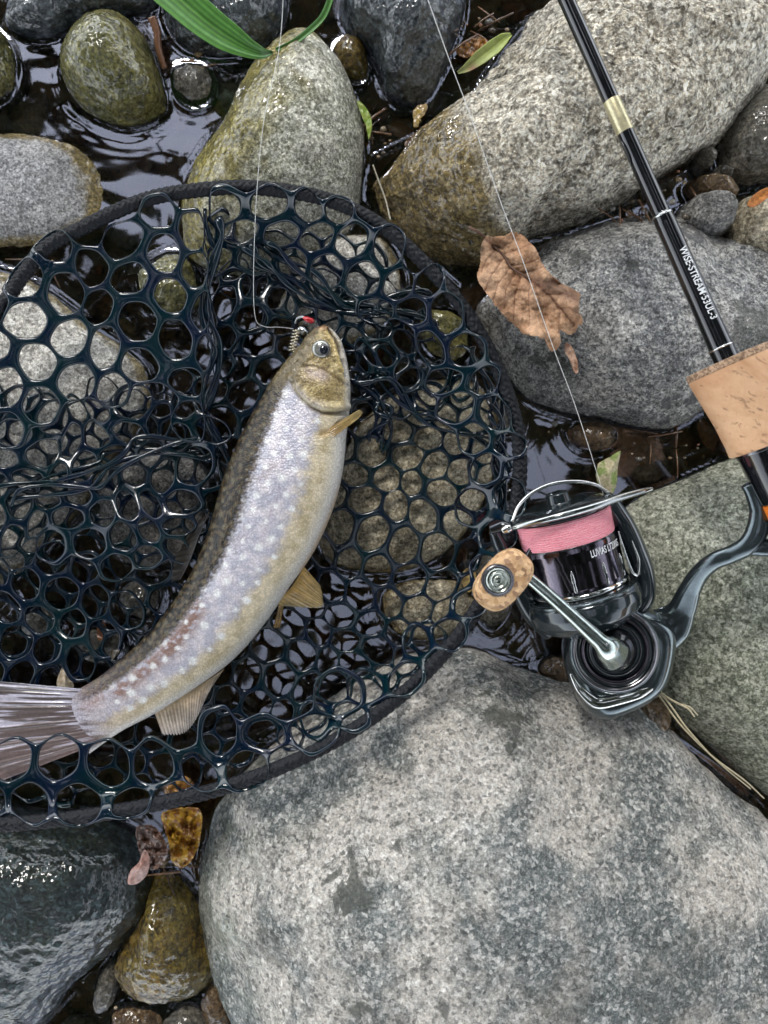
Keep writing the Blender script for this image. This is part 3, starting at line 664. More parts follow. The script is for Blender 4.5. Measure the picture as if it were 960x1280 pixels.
# straws and twig
M_straw = simple('dry_straw', (.50, .43, .28), .6)
b = Buf()
for k, pts in enumerate([[(800, 850, .036), (822, 868, .030), (850, 905, .045), (890, 945, .042), (930, 975, .036), (955, 998, .03)], [(802, 852, .036), (830, 872, .040), (860, 912, .046), (895, 950, .041), (938, 986, .034)], [(824, 865, .040), (845, 878, .046), (862, 884, .048), (872, 894, .046)], [(845, 878, .046), (860, 886, .05), (868, 896, .05)]]):
    P = catmull([W(*q) for q in pts], 60); V, F = tube(P, .00055*np.linspace(1, .6, len(P)), 6); b.add(V, F)
tag(b.build('dry_straw', M_straw), 'thin forked dry straw in the crack between the giant and the green-grey boulder', 'straw')
P = catmull([W(190, 22, .012), W(196, 40, .010), (W(198, 60, .008)), W(206, 86, .004)], 30); V, F = tube(P, np.linspace(.0022, .0014, len(P)), 10, disp=lambda i, a: .0003*np.sin(i*1.7+a*3))
tag(mesh_obj('twig', V, F, simple('wet_twig', (.22, .10, .05), .35, coat=.6)), 'short reddish brown wet twig right of the olive egg stone', 'twig')
P = catmull([W(466, 206, .012), W(474, 228, .012), W(482, 250, .014), W(488, 275, .018)], 30); V, F = tube(P, .00045, 6)
tag(mesh_obj('dry_reed', V, F, simple('pale_stem', (.45, .42, .32), .6)), 'thin pale grass stem right of the olive and grey boulder', 'grass stem')

# ------------------------------------------------------------------ landing net: hoop and netting
NC = (200, 650)
HP = [(0, 385), (28, 345), (60, 308), (105, 284), (150, 262), (195, 246), (245, 238), (300, 234), (350, 238), (400, 247), (445, 264), (490, 292), (535, 334), (575, 380), (607, 430), (630, 480), (645, 530), (650, 580), (646, 630), (634, 680), (612, 732), (585, 778), (550, 822), (510, 862), (465, 897), (415, 928), (360, 955), (300, 978), (240, 995), (180, 1008), (110, 1020), (40, 1028), (-30, 1030), (-100, 1015), (-165, 970), (-200, 890), (-205, 780), (-180, 670), (-135, 560), (-70, 465)]
hoop = catmull(HP, 1400, True)
_, ha, hr = polyradial(HP, 720, NC)
def zrim(py): return .046+.014*sstep(350, 980, np.asarray(py, float))
def hoopr(px, py):
    th = np.arctan2(py-NC[1], px-NC[0]) % (2*math.pi); return np.interp(th, np.append(ha, 2*math.pi), np.append(hr, hr[0])), th
hz = zrim(hoop[:, 1])
net = empty('landing_net', W(200, 650, .05), 'round landing net with black woven hoop and dark teal rubber mesh holding the trout', 'landing net')
m = NT('woven_cord'); co = m.n('ShaderNodeTexCoord').outputs['Object']
nz = m.noise(co, 2600, 2); m.prin(m.mix(m.ramp(nz, .35, .7), (.003, .004, .006), (.012, .014, .02)), .42, 0, m.bump(nz, 1, .0003), 0, .1, .25); M_cord = m.m
P = Wn(hoop[:, 0], hoop[:, 1], hz)
P2 = np.concatenate([catmull(P, 4200, True)])
kk = 2*math.pi/4200*250
V, F = tube(P2, .0030, 48, closed=True, disp=lambda i, a: .0007*np.where(np.sin(i*kk/2+a*3) > 0, np.abs(np.sin((i*kk+a*6)/2)*np.cos(i*kk/4-a*1.5)), np.abs(np.sin((i*kk-a*6)/2)*np.sin(i*kk/4-a*1.5)))**.8)
mesh_obj('hoop', V, [f[::-1] for f in F], M_cord, net)

m = NT('net_rubber'); co = m.n('ShaderNodeTexCoord').outputs['Object']
nz = m.noise(co, 60, 3); m.prin(m.mix(m.ramp(nz, .3, .7), (.001, .014, .018), (.002, .007, .022)), .12, 0, m.bump(m.noise(co, 400, 2), .25, .0002), 0, .08, .6); M_net = m.m
def netsheet(buf, poly, pitch, ang, zf, seed, strand=7., warp=10., wsc=90., jit=.07, comp=None, hole=1., skip=None):
    strand = strand*1.12; poly = np.array(poly, float); x0, y0 = poly.min(0)-60; x1, y1 = poly.max(0)+60
    ca, sa = math.cos(ang), math.sin(ang); cx, cy = poly.mean(0); Rm = max(x1-x0, y1-y0)
    n = int(Rm/pitch)+3; A = pitch/2; key = {}; V = []; F = []
    def vert(x, y):
        k = (round(x*4), round(y*4))
        if k not in key: key[k] = len(V); V.append((x, y))
        return key[k]
    rr = random.Random(seed)
    for j in range(-n, n+1):
        for i in range(-n, n+1):
            lx = pitch*(i+.5*(j % 2)); ly = pitch*.8660254*j
            gx = cx+lx*ca-ly*sa; gy = cy+lx*sa+ly*ca
            if not bool(in_poly(np.array(gx), np.array(gy), poly)) or (skip is not None and bool(in_poly(np.array(gx), np.array(gy), skip))): continue
            outer_ = []; inner = []
            ox, oy = rr.uniform(-1, 1)*pitch*.05, rr.uniform(-1, 1)*pitch*.05; hs = rr.uniform(.95, 1.05)*hole
            for k in range(12):
                th = k*math.pi/6
                ro = A if k % 2 == 0 else A/math.cos(math.pi/6)
                ri = (A-strand*.46)*(1.0 if k % 2 == 0 else 1.10)*hs
                X_, Y_ = math.cos(th)*ro, math.sin(th)*ro
                outer_.append(vert(gx+X_*ca-Y_*sa, gy+X_*sa+Y_*ca))
                X_, Y_ = math.cos(th)*ri+ox, math.sin(th)*ri+oy
                V.append((gx+X_*ca-Y_*sa, gy+X_*sa+Y_*ca)); inner.append(len(V)-1)
            for k in range(12): F.append((outer_[k], outer_[(k+1) % 12], inner[(k+1) % 12], inner[k]))
    if not V: return
    V = np.array(V); px, py = V[:, 0], V[:, 1]
    wx = n2(px, py, wsc, seed, 1)*warp*1.3+n2(px, py, pitch*1.3, seed+3, 1)*pitch*jit*1.3; wy = n2(px, py, wsc, seed+7, 1)*warp*1.3+n2(px, py, pitch*1.3, seed+11, 1)*pitch*jit*1.3
    px, py = px+wx, py+wy
    if comp is not None: px, py = comp(px, py)
    buf.add(Wn(px, py, zf(px, py)), F)
FLOOR = .0215
ROPE = .0032/pxs(.05)      # rope radius in photo pixels
def over_rim(px, py, z):
    """strands that reach the hoop pass over it"""
    hrr, _ = hoopr(px, py); d = np.hypot(px-NC[0], py-NC[1])-hrr; r = ROPE*1.28
    zz = zrim(py)+np.sqrt(np.clip(r*r-d*d, 0, None))*pxs(.05)
    wgt = sstep(-26, -r*.7, d)
    z2 = z*(1-wgt)+zz*wgt
    z2 = np.where(d > r, zrim(py)-.001-(d-r)*.00012, z2)
    return z2
def pull_rim(px, py, m_=9.):
    """nothing of the mesh strays outside the hoop"""
    hrr, _ = hoopr(px, py); r = np.hypot(px-NC[0], py-NC[1]); lim = hrr+m_; k = np.where(r > lim, (lim+(r-lim)*.12)/np.maximum(r, 1), 1)
    return NC[0]+(px-NC[0])*k, NC[1]+(py-NC[1])*k
def rho(px, py):
    hrr, _ = hoopr(px, py); return np.hypot(px-NC[0], py-NC[1])/hrr
def zfloor(px, py):
    z = FLOOR+n2(px, py, 90, 40, 2)*.0025
    r = rho(px, py); return z+(zrim(py)-.004-z)*sstep(.90, 1.0, r)
def zwall(band, seed, amp=.004, lift=0.):
    def f(px, py):
        r = rho(px, py); t = np.clip((1-r)/band, 0, 1)
        z = zrim(py)*(1-t**1.1)+(FLOOR+.004+lift)*t**1.1+n2(px, py, 70, seed, 2)*amp*t
        return over_rim(px, py, z)
    return f
nb = Buf()
# floor of the bag
fl = [(NC[0]+math.cos(a)*r*.93, NC[1]+math.sin(a)*r*.93) for a, r in zip(ha[::20], hr[::20])]
netsheet(nb, fl, 39, .22, zfloor, 3, strand=4.9, warp=12, skip=[(-90, 300), (255, 200), (258, 470), (120, 490), (-90, 470)])
# front sheet, upper left
def foldL(px, py):
    t = sstep(255, 275, px); px = np.where(px > 250, 250+(px-250)*.35, px)
    return pull_rim(px, py)
netsheet(nb, [(-120, 540), (-120, 430), (0, 385), (30, 340), (60, 306), (105, 282), (150, 262), (195, 246), (245, 240), (285, 240), (290, 330), (285, 470), (250, 530), (190, 500), (100, 510), (40, 545)],
         53, .35, zwall(.95, 5, .004, .010), 5, strand=8.4, warp=10, comp=foldL)
# front sheet, top right behind the rim
def foldR(px, py):
    px = np.where(px < 265, 265-(265-px)*.3, px); return pull_rim(px, py)
netsheet(nb, [(245, 240), (300, 234), (350, 238), (400, 247), (445, 264), (490, 292), (535, 334), (575, 380), (607, 430), (630, 480), (645, 530), (648, 600), (600, 610), (575, 540), (545, 470), (500, 410), (450, 370), (380, 340), (300, 330), (250, 345)],
         45, .1, zwall(.34, 8, .004), 8, strand=7.4, warp=12, comp=foldR)
# second layer of small cells, top middle (the wall seen from inside)
netsheet(nb, [(262, 330), (380, 330), (470, 380), (520, 420), (560, 500), (520, 500), (470, 470), (440, 430), (390, 395), (330, 400), (280, 480), (262, 430)],
         36, .6, lambda px, py: .029+n2(px, py, 60, 21, 2)*.005, 21, strand=6.6, warp=14, comp=lambda x, y: (x, y+.22*(x-330)*sstep(330, 420, x)-.1*(x-330)))
# right wall, lower right
netsheet(nb, [(650, 580), (646, 640), (634, 685), (612, 735), (585, 780), (550, 826), (510, 866), (465, 900), (415, 932), (380, 905), (430, 860), (490, 815), (540, 765), (575, 700), (590, 620), (600, 570)],
         46, .9, zwall(.22, 12, .003), 12, strand=7.4, warp=10, comp=pull_rim)
# lower wall, passes over the fish tail
netsheet(nb, [(470, 900), (415, 932), (360, 958), (300, 981), (240, 998), (180, 1011), (110, 1023), (40, 1031), (-30, 1033), (-90, 1018), (-90, 945), (0, 935), (80, 948), (150, 955), (200, 925), (290, 905), (370, 870), (420, 850)],
         58, .05, lambda px, py: over_rim(px, py, .054+n2(px, py, 60, 2)*.002), 14, strand=9.0, warp=10, comp=pull_rim)
# tangled layers to the left of the fish
def left_of_fish(x, y): return pull_rim(x, y, 0)
netsheet(nb, [(-90, 470), (60, 500), (160, 490), (250, 500), (290, 560), (262, 620), (235, 690), (200, 730), (150, 730), (60, 700), (-90, 720)],
         39, .8, lambda px, py: .033+n2(px, py, 75, 51, 2)*.006, 51, strand=7.2, warp=15, wsc=80, comp=left_of_fish)
netsheet(nb, [(-90, 700), (40, 690), (130, 720), (170, 770), (120, 830), (60, 860), (-90, 850)],
         44, .3, lambda px, py: .026+n2(px, py, 60, 81, 2)*.003, 81, strand=7, warp=12, comp=left_of_fish)
# right of the head, gathered cells
netsheet(nb, [(445, 430), (500, 440), (560, 460), (590, 490), (560, 500), (500, 490), (455, 530), (446, 470)],
         36, 1.1, lambda px, py: .030+n2(px, py, 50, 91, 2)*.004, 91, strand=6.4, warp=14, wsc=60)
o = nb.build('netting', M_net, net)
s = o.modifiers.new('thickness', 'SOLIDIFY'); s.thickness = .0025; s.offset = 0
s = o.modifiers.new('round', 'SUBSURF'); s.levels = 2; s.render_levels = 2
# gathered strands where the bag folds
gb = Buf(); rg = random.Random(5)
def bundle(pts, n, spread, r=.0011):
    for k in range(n):
        P = catmull(pts, 60)
        off = rg.uniform(-spread, spread); ph = rg.uniform(0, 6); u = np.linspace(0, 1, len(P))
        P = np.stack([P[:, 0]+off+np.sin(u*rg.uniform(9, 22)+ph)*spread*.9, P[:, 1]+np.cos(u*rg.uniform(8, 20)+ph)*spread*.9+off*.4, P[:, 2]+np.sin(u*9+ph)*.0015+rg.uniform(-.002, .002)], 1)
        V, F = tube(Wn(P[:, 0], P[:, 1], P[:, 2]), r*(1+.3*np.sin(u*40+ph)), 8); gb.add(V, F)
bundle([(262, 262, .044), (262, 330, .040), (256, 400, .036), (262, 470, .034), (258, 540, .030), (285, 600, .026)], 3, 9, .0013)
bundle([(300, 300, .038), (340, 345, .034), (400, 372, .031), (460, 392, .030), (520, 400, .032)], 3, 9, .0013)
bundle([(325, 300, .036), (390, 350, .033), (450, 385, .031), (480, 372, .032), (540, 366, .038)], 2, 7, .0013)
bundle([(450, 470, .032), (470, 500, .031), (486, 520, .030), (470, 560, .028)], 4, 7, .0010)
bundle([(440, 470, .032), (480, 480, .032), (530, 520, .030), (600, 545, .034), (640, 590, .04)], 3, 8, .0010)
bundle([(595, 440, .036), (618, 500, .036), (625, 570, .036), (620, 640, .038)], 4, 7, .0011)
bundle([(0, 640, .036), (60, 600, .036), (130, 590, .034), (210, 560, .032), (280, 560, .030)], 4, 14, .0011)
gb.build('gathered_netting', M_net, net)

# ------------------------------------------------------------------ the fish
Lp = np.array([(404, 406), (393, 411), (383, 421), (374, 433), (358, 451), (342, 472), (327, 497), (310, 527), (292, 565), (276, 609), (264, 653), (249, 695), (228, 735), (200, 775), (167, 810), (128, 843), (96, 862), (72, 868)], float)
Rp = np.array([(404, 406), (413, 410), (421, 418), (428, 430), (434, 452), (438, 482), (437, 512), (433, 545), (429, 585), (421, 622), (407, 660), (388, 697), (361, 735), (329, 782), (284, 831), (202, 887), (152, 914), (112, 942)], float)
NU, NV = 620, 220
us = np.linspace(0, 1, NU); uk = np.linspace(0, 1, len(Lp))**1.0
Lc = catmull(Lp, NU-1); Rc = catmull(Rp, NU-1)
Cn = (Lc+Rc)/2; hw = np.linalg.norm(Lc-Rc, axis=1)/2; D = (Rc-Lc)/np.maximum(np.linalg.norm(Rc-Lc, axis=1), 1e-6)[:, None]
D[0] = D[1]
hk = np.interp(us, [0, .03, .1, .25, .5, .7, .85, .93, 1], [.62, .60, .55, .54, .54, .54, .46, .32, .10])
hh = hw*hk*pxs(.04)
hh[hw < .5] = 0
zc = FLOOR+.003+np.interp(us, [0, .15, .5, .8, 1], [.0145, .0155, .0158, .011, .010])
a = np.arange(NV)/NV*2*math.pi
ca = np.cos(a); sa = np.sin(a)
e = .92
lat = np.sign(ca)*np.abs(ca)**e; ver = np.sign(sa)*np.abs(sa)**e
px = Cn[:, None, 0]+D[:, None, 0]*hw[:, None]*lat; py = Cn[:, None, 1]+D[:, None, 1]*hw[:, None]*lat
# unproject with the mid height so that the outline keeps its place
Pw = Wn(px, py, zc[:, None]+0*px)
Pw[..., 2] = zc[:, None]+hh[:, None]*ver
PX, PY = px, py; top = sstep(-.05, .35, ver)[None]+0*px
vv = lat[None]+0*px; uu = us[:, None]+0*px
def gs(pts, s_): return np.exp(-(seg_dist(PX, PY, pts)/s_)**2)
gill = [(369, 482), (372, 492), (380, 502), (392, 513), (406, 519), (422, 519), (436, 516)]
preop = [(384, 462), (396, 462), (410, 468), (424, 478), (436, 484)]
jaw = [(412, 412), (420, 424), (426, 440), (432, 462), (434, 472)]
maxi = [(408, 418), (416, 428), (420, 444), (425, 456), (430, 466)]
cheek = [(392, 452), (405, 452), (418, 460), (430, 470)]
disp = -.0016*gs(gill, 3.0)+.0012*gs([(q[0]-1.5, q[1]-6) for q in gill], 6)-.0004*gs(preop, 2.0)
disp += -.0012*gs(jaw, 2.2)+.0008*gs(maxi, 3)+.0006*gs([(400, 436)], 15)-.0006*gs([(403, 547), (420, 538), (433, 528)], 3)
disp += .0004*n2(PX, PY, 10, 3, 2)*(PY < 470)
Nn = np.zeros_like(Pw); Nn[..., :2] = 0
dn = np.stack([D[:, None, 0]*lat*1.0, -D[:, None, 1]*lat*1.0, ver[None]/np.maximum(hk, .2)[:, None]*1.0+0*px], -1); dn /= np.maximum(np.linalg.norm(dn, axis=-1, keepdims=True), 1e-6)
Pw = Pw+dn*(disp*1.6*top)[..., None]
# skin colours
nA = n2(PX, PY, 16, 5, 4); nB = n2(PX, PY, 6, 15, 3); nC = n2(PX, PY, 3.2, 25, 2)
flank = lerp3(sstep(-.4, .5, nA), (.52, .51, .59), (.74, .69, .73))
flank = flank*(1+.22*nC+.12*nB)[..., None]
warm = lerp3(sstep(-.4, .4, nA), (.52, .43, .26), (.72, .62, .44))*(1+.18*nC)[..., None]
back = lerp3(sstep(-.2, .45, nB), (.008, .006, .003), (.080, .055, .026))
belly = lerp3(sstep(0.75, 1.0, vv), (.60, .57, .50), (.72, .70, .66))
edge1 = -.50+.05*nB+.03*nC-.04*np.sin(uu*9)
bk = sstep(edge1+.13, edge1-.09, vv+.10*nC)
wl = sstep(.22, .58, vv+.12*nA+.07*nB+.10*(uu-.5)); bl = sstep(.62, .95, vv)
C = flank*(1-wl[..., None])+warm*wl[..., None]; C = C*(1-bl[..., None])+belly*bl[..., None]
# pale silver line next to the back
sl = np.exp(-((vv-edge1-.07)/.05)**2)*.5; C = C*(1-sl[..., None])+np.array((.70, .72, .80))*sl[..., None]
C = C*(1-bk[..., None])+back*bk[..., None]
# rear brown marks
def blotch(pts, s_, k, c_):
    global C
    g = (np.minimum(gs(pts, s_)*k, 1)*(1-bk)*sstep(-.55, .05, nB+nA*.5))[..., None]; C = C*(1-g)+np.array(c_)*g
blotch([(250, 758), (234, 782), (216, 806)], 14, 1.3, (.27, .17, .14)); blotch([(200, 822), (175, 842), (155, 860)], 11, 1.2, (.30, .19, .16))
blotch([(130, 868), (110, 880), (92, 885)], 8, .8, (.32, .20, .17)); blotch([(328, 600), (345, 585)], 6, .5, (.34, .26, .26)); blotch([(360, 560), (352, 620), (330, 680)], 3, .45, (.36, .30, .38)); blotch([(300, 680), (310, 665)], 7, .4, (.36, .30, .34))
pk = sstep(.80, 1, uu)[..., None]*.35; C = C*(1-pk)+np.array((.52, .40, .40))*pk
# white spots
R = np.random.RandomState(4); sp = []
tries = 0
while len(sp) < 80 and tries < 9000:
    tries += 1; i = int(R.uniform(.17, .90)*NU); v_ = R.uniform(-.52, .42); q = Cn[i]+D[i]*hw[i]*v_
    if all((q[0]-s_[0])**2+(q[1]-s_[1])**2 > 17**2 for s_ in sp): sp.append((q[0], q[1], 3.2+2.8*R.rand()**1.4))
S_ = np.zeros_like(PX)
for x_, y_, r_ in sp:
    d = np.hypot(PX-x_+nB*1.8+nC*.8, PY-y_+nC*1.6); S_ = np.maximum(S_, sstep(r_*1.25, r_*.45, d))
S_ *= (1-bk)*.92
C = C*(1-S_[..., None])+np.array((.93, .93, .92))*S_[..., None]
sp = []
for k in range(3000):
    i = int(R.uniform(.14, .9)*NU); v_ = R.uniform(-.95, -.56); q = Cn[i]+D[i]*hw[i]*v_
    if len(sp) < 110 and all((q[0]-s_[0])**2+(q[1]-s_[1])**2 > 10**2 for s_ in sp): sp.append((q[0], q[1], R.uniform(2, 4.2)))
S_ = np.zeros_like(PX)
for x_, y_, r_ in sp: S_ = np.maximum(S_, sstep(r_*1.3, r_*.4, np.hypot(PX-x_, PY-y_)))
S_ *= bk*.6; C = C*(1-S_[..., None])+np.array((.15, .13, .08))*S_[..., None]
# towards the tail fin the skin takes the fin's painted highlight streaks
tk = (sstep(.92, .985, uu)*.95)[..., None]; stt = sstep(-.3, .35, n2(PX*.18, PY*1.1, 7, 88, 3)+.1-.3*vv)[..., None]
C = C*(1-tk)+(np.array((.16, .13, .13))*(1-stt)+np.array((.50, .47, .54))*stt)*tk
# head
hd = sstep(14, -12, 5*nB+PY-(np.interp(PX, [330, 369, 392, 436], [478, 484, 510, 517])))[..., None]
gold = lerp3(sstep(-.4, .5, n2(PX, PY, 12, 55, 3)), (.26, .19, .075), (.46, .36, .17)); gold = gold*(1+.5*nC+.3*nB)[..., None]
crown = lerp3(sstep(-.1, .6, nB), (.13, .10, .05), (.22, .17, .09))
cw = sstep(-.05, -.45, vv+.1*nA)[..., None]; gold = gold*(1-cw)+crown*cw
iri = gs([(392, 470), (404, 474)], 8)[..., None]*.4; gold = gold*(1-iri)+np.array((.62, .50, .58))*iri
C = C*(1-hd)+gold*hd
for pts, s_, k, c_ in ((gill, 1.6, .7, (.10, .07, .03)), ([(q[0]-1, q[1]-3) for q in gill], 1.6, .7, (.70, .62, .42)), (jaw, 2.2, .92, (.05, .03, .015)), (maxi, 2.6, .75, (.66, .50, .22)), (preop, 1.3, .4, (.16, .10, .05)), ([(408, 484), (420, 490), (434, 492)], 1.2, .3, (.16, .10, .05)),
                       ([(404, 545), (418, 540), (430, 530)], 5, .6, (.45, .26, .05)), ([(400, 408), (406, 410)], 5, .5, (.25, .07, .05))):
    g = (gs(pts, s_)*k)[..., None]; C = C*(1-g)+np.array(c_)*g
thr = (sstep(.80, .99, vv)*sstep(.02, .1, uu))[..., None]*.8; C = C*(1-thr)+np.array((.66, .64, .60))*thr
# a thin orange line where the belly meets the pelvic fin
g = (gs([(430, 600), (411, 650), (392, 690), (378, 712)], 3)*.5)[..., None]; C = C*(1-g)+np.array((.60, .36, .12))*g
m = NT('trout_skin'); at = m.n('ShaderNodeVertexColor'); at.layer_name = 'Col'; co = m.n('ShaderNodeTexCoord').outputs['Object']
v1 = m.vor(co, 950, 'F1', .9); nzf = m.noise(co, 1500, 3, .6)
sp_ = m.ramp(v1.outputs['Distance'], .1, .65, 1.14, .84)
sc2 = m.n('ShaderNodeVectorMath'); sc2.operation = 'SCALE'; m.l(at.outputs[0], sc2.inputs[0]); m.l(sp_, sc2.inputs['Scale'])
hgt = m.math('ADD', m.math('MULTIPLY', v1.outputs['Distance'], -1.0), m.math('MULTIPLY', nzf, .4))
p = m.prin(sc2.outputs[0], .33, .12, m.bump(hgt, 1, .0003), .28, .05, .35)
m.l(m.bump(m.noise(co, 330, 4, .6), .7, .0008), p.inputs['Coat Normal'])
M_fish = m.m
V = Pw.reshape(-1, 3); F = grid_faces(NU, NV, False, True); n0 = len(V)
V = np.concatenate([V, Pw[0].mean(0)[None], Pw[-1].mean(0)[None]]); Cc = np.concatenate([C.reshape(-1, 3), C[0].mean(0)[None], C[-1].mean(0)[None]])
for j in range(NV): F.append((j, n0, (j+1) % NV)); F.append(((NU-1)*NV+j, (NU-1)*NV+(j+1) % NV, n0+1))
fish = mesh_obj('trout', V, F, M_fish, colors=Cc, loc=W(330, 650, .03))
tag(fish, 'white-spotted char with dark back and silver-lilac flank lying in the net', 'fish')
fish.data.flip_normals() if fish.data.polygons[NV*300].normal.dot(Vector((0, 0, 1))) < -2 else None
M_fin = attr_mat('fin_skin', .32, 600, .0002, .15, .5)
def fin(name, root, tip, z0, z1, c0, c1, rays=16, nu=120, nv=34, label=None, bow=.0, dark=.55, scallop=.03, parent=fish):
    A_ = catmull(root, nu-1); B_ = catmull(tip, nu-1); u = np.linspace(0, 1, nu)[:, None]; v = np.linspace(0, 1, nv)[None]
    vs = v*(1+scallop*np.sin(u*rays*6.283*1.0))
    px = A_[:, None, 0]*(1-vs)+B_[:, None, 0]*vs; py = A_[:, None, 1]*(1-vs)+B_[:, None, 1]*vs
    ray = np.cos(u*rays*6.283)*sstep(0, .3, v)
    z = z0*(1-v)+z1*v+bow*np.sin(v*math.pi)+.00016*ray*(1+.8*np.sin(u*31))+.0009*np.sin(u*5+v*2)*v
    k = (.5+.5*ray)[..., None]
    c = (np.array(c0)*(1-v[..., None])+np.array(c1)*v[..., None])*(1-dark*k)
    c = np.broadcast_to(c, px.shape+(3,))*(1+.55*n2(px, py, 16, 9, 4)[..., None])*(1-.3*(u[..., None] if name == 'tail_fin' else 0))
    if name == 'tail_fin':
        st = sstep(-.05, .30, fbm(np.stack([u*26+0*v, v*2.2+u*3, 0*u+0*v], -1), 3, 61)+.25-.75*u)[..., None]  # pale lilac streaks paint wet highlights into the fin colour
        c = np.array((.11, .09, .09))*(1-st)+np.array((.54, .52, .62))*st; c = c*(1-.30*k)+np.array((.10, .055, .045))*(u[..., None]+0*c)*.6
    c = np.clip(c, .01, 1)
    o = mesh_obj(name, Wn(px, py, z).reshape(-1, 3), grid_faces(nu, nv), M_fin, parent, colors=c.reshape(-1, 3))
    s = o.modifiers.new('thickness', 'SOLIDIFY'); s.thickness = .00035; s.offset = 0
    if label: o['label'] = label
    return o
fin('pelvic_fin', [(380, 708), (372, 722), (360, 738), (343, 752)], [(400, 732), (403, 748), (398, 759), (350, 757)], .037, .032, (.52, .32, .09), (.42, .32, .14), 15, dark=.42, label='amber fan-shaped pelvic fin')
fin('pelvic_fin', [(356, 748), (349, 756)], [(350, 784), (342, 784)], .030, .024, (.55, .32, .08), (.50, .30, .08), 3, nu=20, label='orange sliver of the far pelvic fin')
fin('anal_fin', [(280, 836), (250, 856), (222, 872), (192, 888)], [(262, 862), (244, 900), (228, 916), (203, 918)], .036, .031, (.50, .36, .20), (.56, .50, .46), 20, dark=.38)
fin('pectoral_fin', [(402, 541), (406, 546), (412, 550)], [(448, 513), (452, 516), (449, 522)], .0495, .045, (.40, .22, .04), (.50, .38, .15), 5, nu=50, dark=.35, bow=.001)
fin('dorsal_fin', [(262, 640), (250, 668), (238, 700), (226, 724)], [(250, 650), (232, 676), (219, 700), (214, 728)], .038, .030, (.015, .012, .009), (.03, .025, .018), 10, dark=.4)
fin('adipose_fin', [(150, 815), (140, 826)], [(150, 812), (137, 813)], .036, .036, (.06, .05, .03), (.08, .06, .04), 2, nu=16)
fin('tail_fin', [(112, 862), (108, 880), (112, 902), (122, 920), (132, 926)], [(-75, 845), (-62, 880), (-56, 920), (-58, 955), (-60, 1000)], .0364, .034, (.50, .46, .54), (.17, .16, .20), 17, nu=300, nv=90, dark=.72, bow=.0015)
# eye
E = W(402, 436, .0); ez = .0455
ec = Vector(W(401, 436, .048))
V, F = lathe(ec-Vector((0, 0, .0022)), (-.06, .0, 1), [(-.001, .0046), (.0006, .0047), (.0016, .0043), (.0024, .0036), (.0029, .0026), (.0031, .0012), (.00315, 0.00001)], 40)
eye = mesh_obj('eye', V, [f for f in F], simple('eye_iris', (.30, .30, .27), .08, metal=.5, coat=1.), fish)
pc = Vector(W(405, 437, .049))
V, F = lathe(pc-Vector((0, 0, .0010)), (.05, 0, 1), [(0, .0027), (.0007, .0026), (.0012, .002), (.0015, .001), (.00155, .00001)], 32)
mesh_obj('pupil', V, F, simple('eye_pupil', (.004, .005, .012), .05, coat=1.), eye)

# lure in the mouth corner
M_steel = simple('polished_steel', (.62, .63, .62), .16, 1.)
lure = empty('fishing_lure', W(374, 415, .03), 'small spinner lure with wire spring and red bead at the mouth of the fish', 'lure')
u = np.linspace(0, 1, 200); cx = 371-u*6; cyp = 412+u*28
P = Wn(cx+np.cos(u*2*math.pi*7)*5.5, cyp, .036+np.sin(u*2*math.pi*7)*.0018); V, F = tube(P, .00035, 6); mesh_obj('wire_spring', V, F, simple('brass_wire', (.55, .50, .38), .25, 1), lure)
P = catmull([W(369, 404, .036), W(372, 398, .037), W(378, 396, .038), W(384, 398, .039)], 24); V, F = tube(P, .0006, 8); mesh_obj('hook_shank', V, F, M_steel, lure)
P = catmull([W(379, 397, .0385), W(386, 400, .039), W(393, 402, .039)], 20); V, F = tube(P, np.interp(np.linspace(0, 1, 21), [0, .3, .8, 1], [.0006, .0014, .0013, .0005]), 12); mesh_obj('bead', V, F, simple('red_bead', (.50, .015, .02), .2, coat=.6), lure)
V, F = lathe(W(379, 413, .034), (.3, .2, 1), [(-.001, .00001), (0, .0028), (.0006, .0026), (.001, .00001)], 24); mesh_obj('blade', V, F, M_steel, lure)

# ------------------------------------------------------------------ fishing lines
M_line = simple('fishing_line', (.72, .72, .70), .3)
def line(label, pts, r=.00016):
    P = catmull([W(*q) for q in pts], 80); V, F = tube(P, r, 6)
    return tag(mesh_obj('fishing_line', V, F, M_line), label, 'fishing line')
line('nearly vertical thin pale line running from the top edge to the fish mouth', [(355, -20, .09), (349, 60, .086), (330, 150, .079), (321, 240, .070), (317, 340, .056), (319, 396, .044), (330, 408, .040), (350, 409, .038), (367, 411, .037)], .00013)
line('long slanting thin line running from the top edge across the dried leaf to the reel', [(528, -20, .10), (560, 70, .092), (590, 150, .086), (625, 250, .080), (655, 330, .074), (690, 430, .068), (720, 510, .064), (748, 597, .060), (756, 626, .058)])

# ------------------------------------------------------------------ rod
K = .0
zr0 = .086
A1 = np.array(W(909, 452, zr0)); A0 = np.array(W(694, -32, .083))
ax = (A1-A0)/np.linalg.norm(A1-A0); kp = pxs(.085)
rod = empty('fishing_rod', Vector(A1), 'black fishing rod with gold band and cork foregrip crossing the upper right', 'fishing rod')
M_black = simple('gloss_black_blank', (.004, .0045, .006), .11, 0, 1.0)
def rl(name, prof, mat, ns=72, parent=rod, bev=.0, o0=A1, axs=ax, k=kp, ends=True):
    pr = [(t*k, r*k) for t, r in prof]
    if ends: pr = [(pr[0][0], 1e-5)]+pr+[(pr[-1][0], 1e-5)]
    if bev: pr = bevprof(pr, bev)
    V, F = lathe(o0, axs, pr, ns); return mesh_obj(name, V, F, mat, parent)
rl('rod_blank', [(-640, 9.4), (-358, 10.4), (-203, 11.0), (-201, 12.4), (-190, 13.2), (-150, 13.4), (-60, 14.2), (-22, 14.8), (-18, 15.6), (-4, 15.2), (4, 15.2)], M_black, bev=.0004)
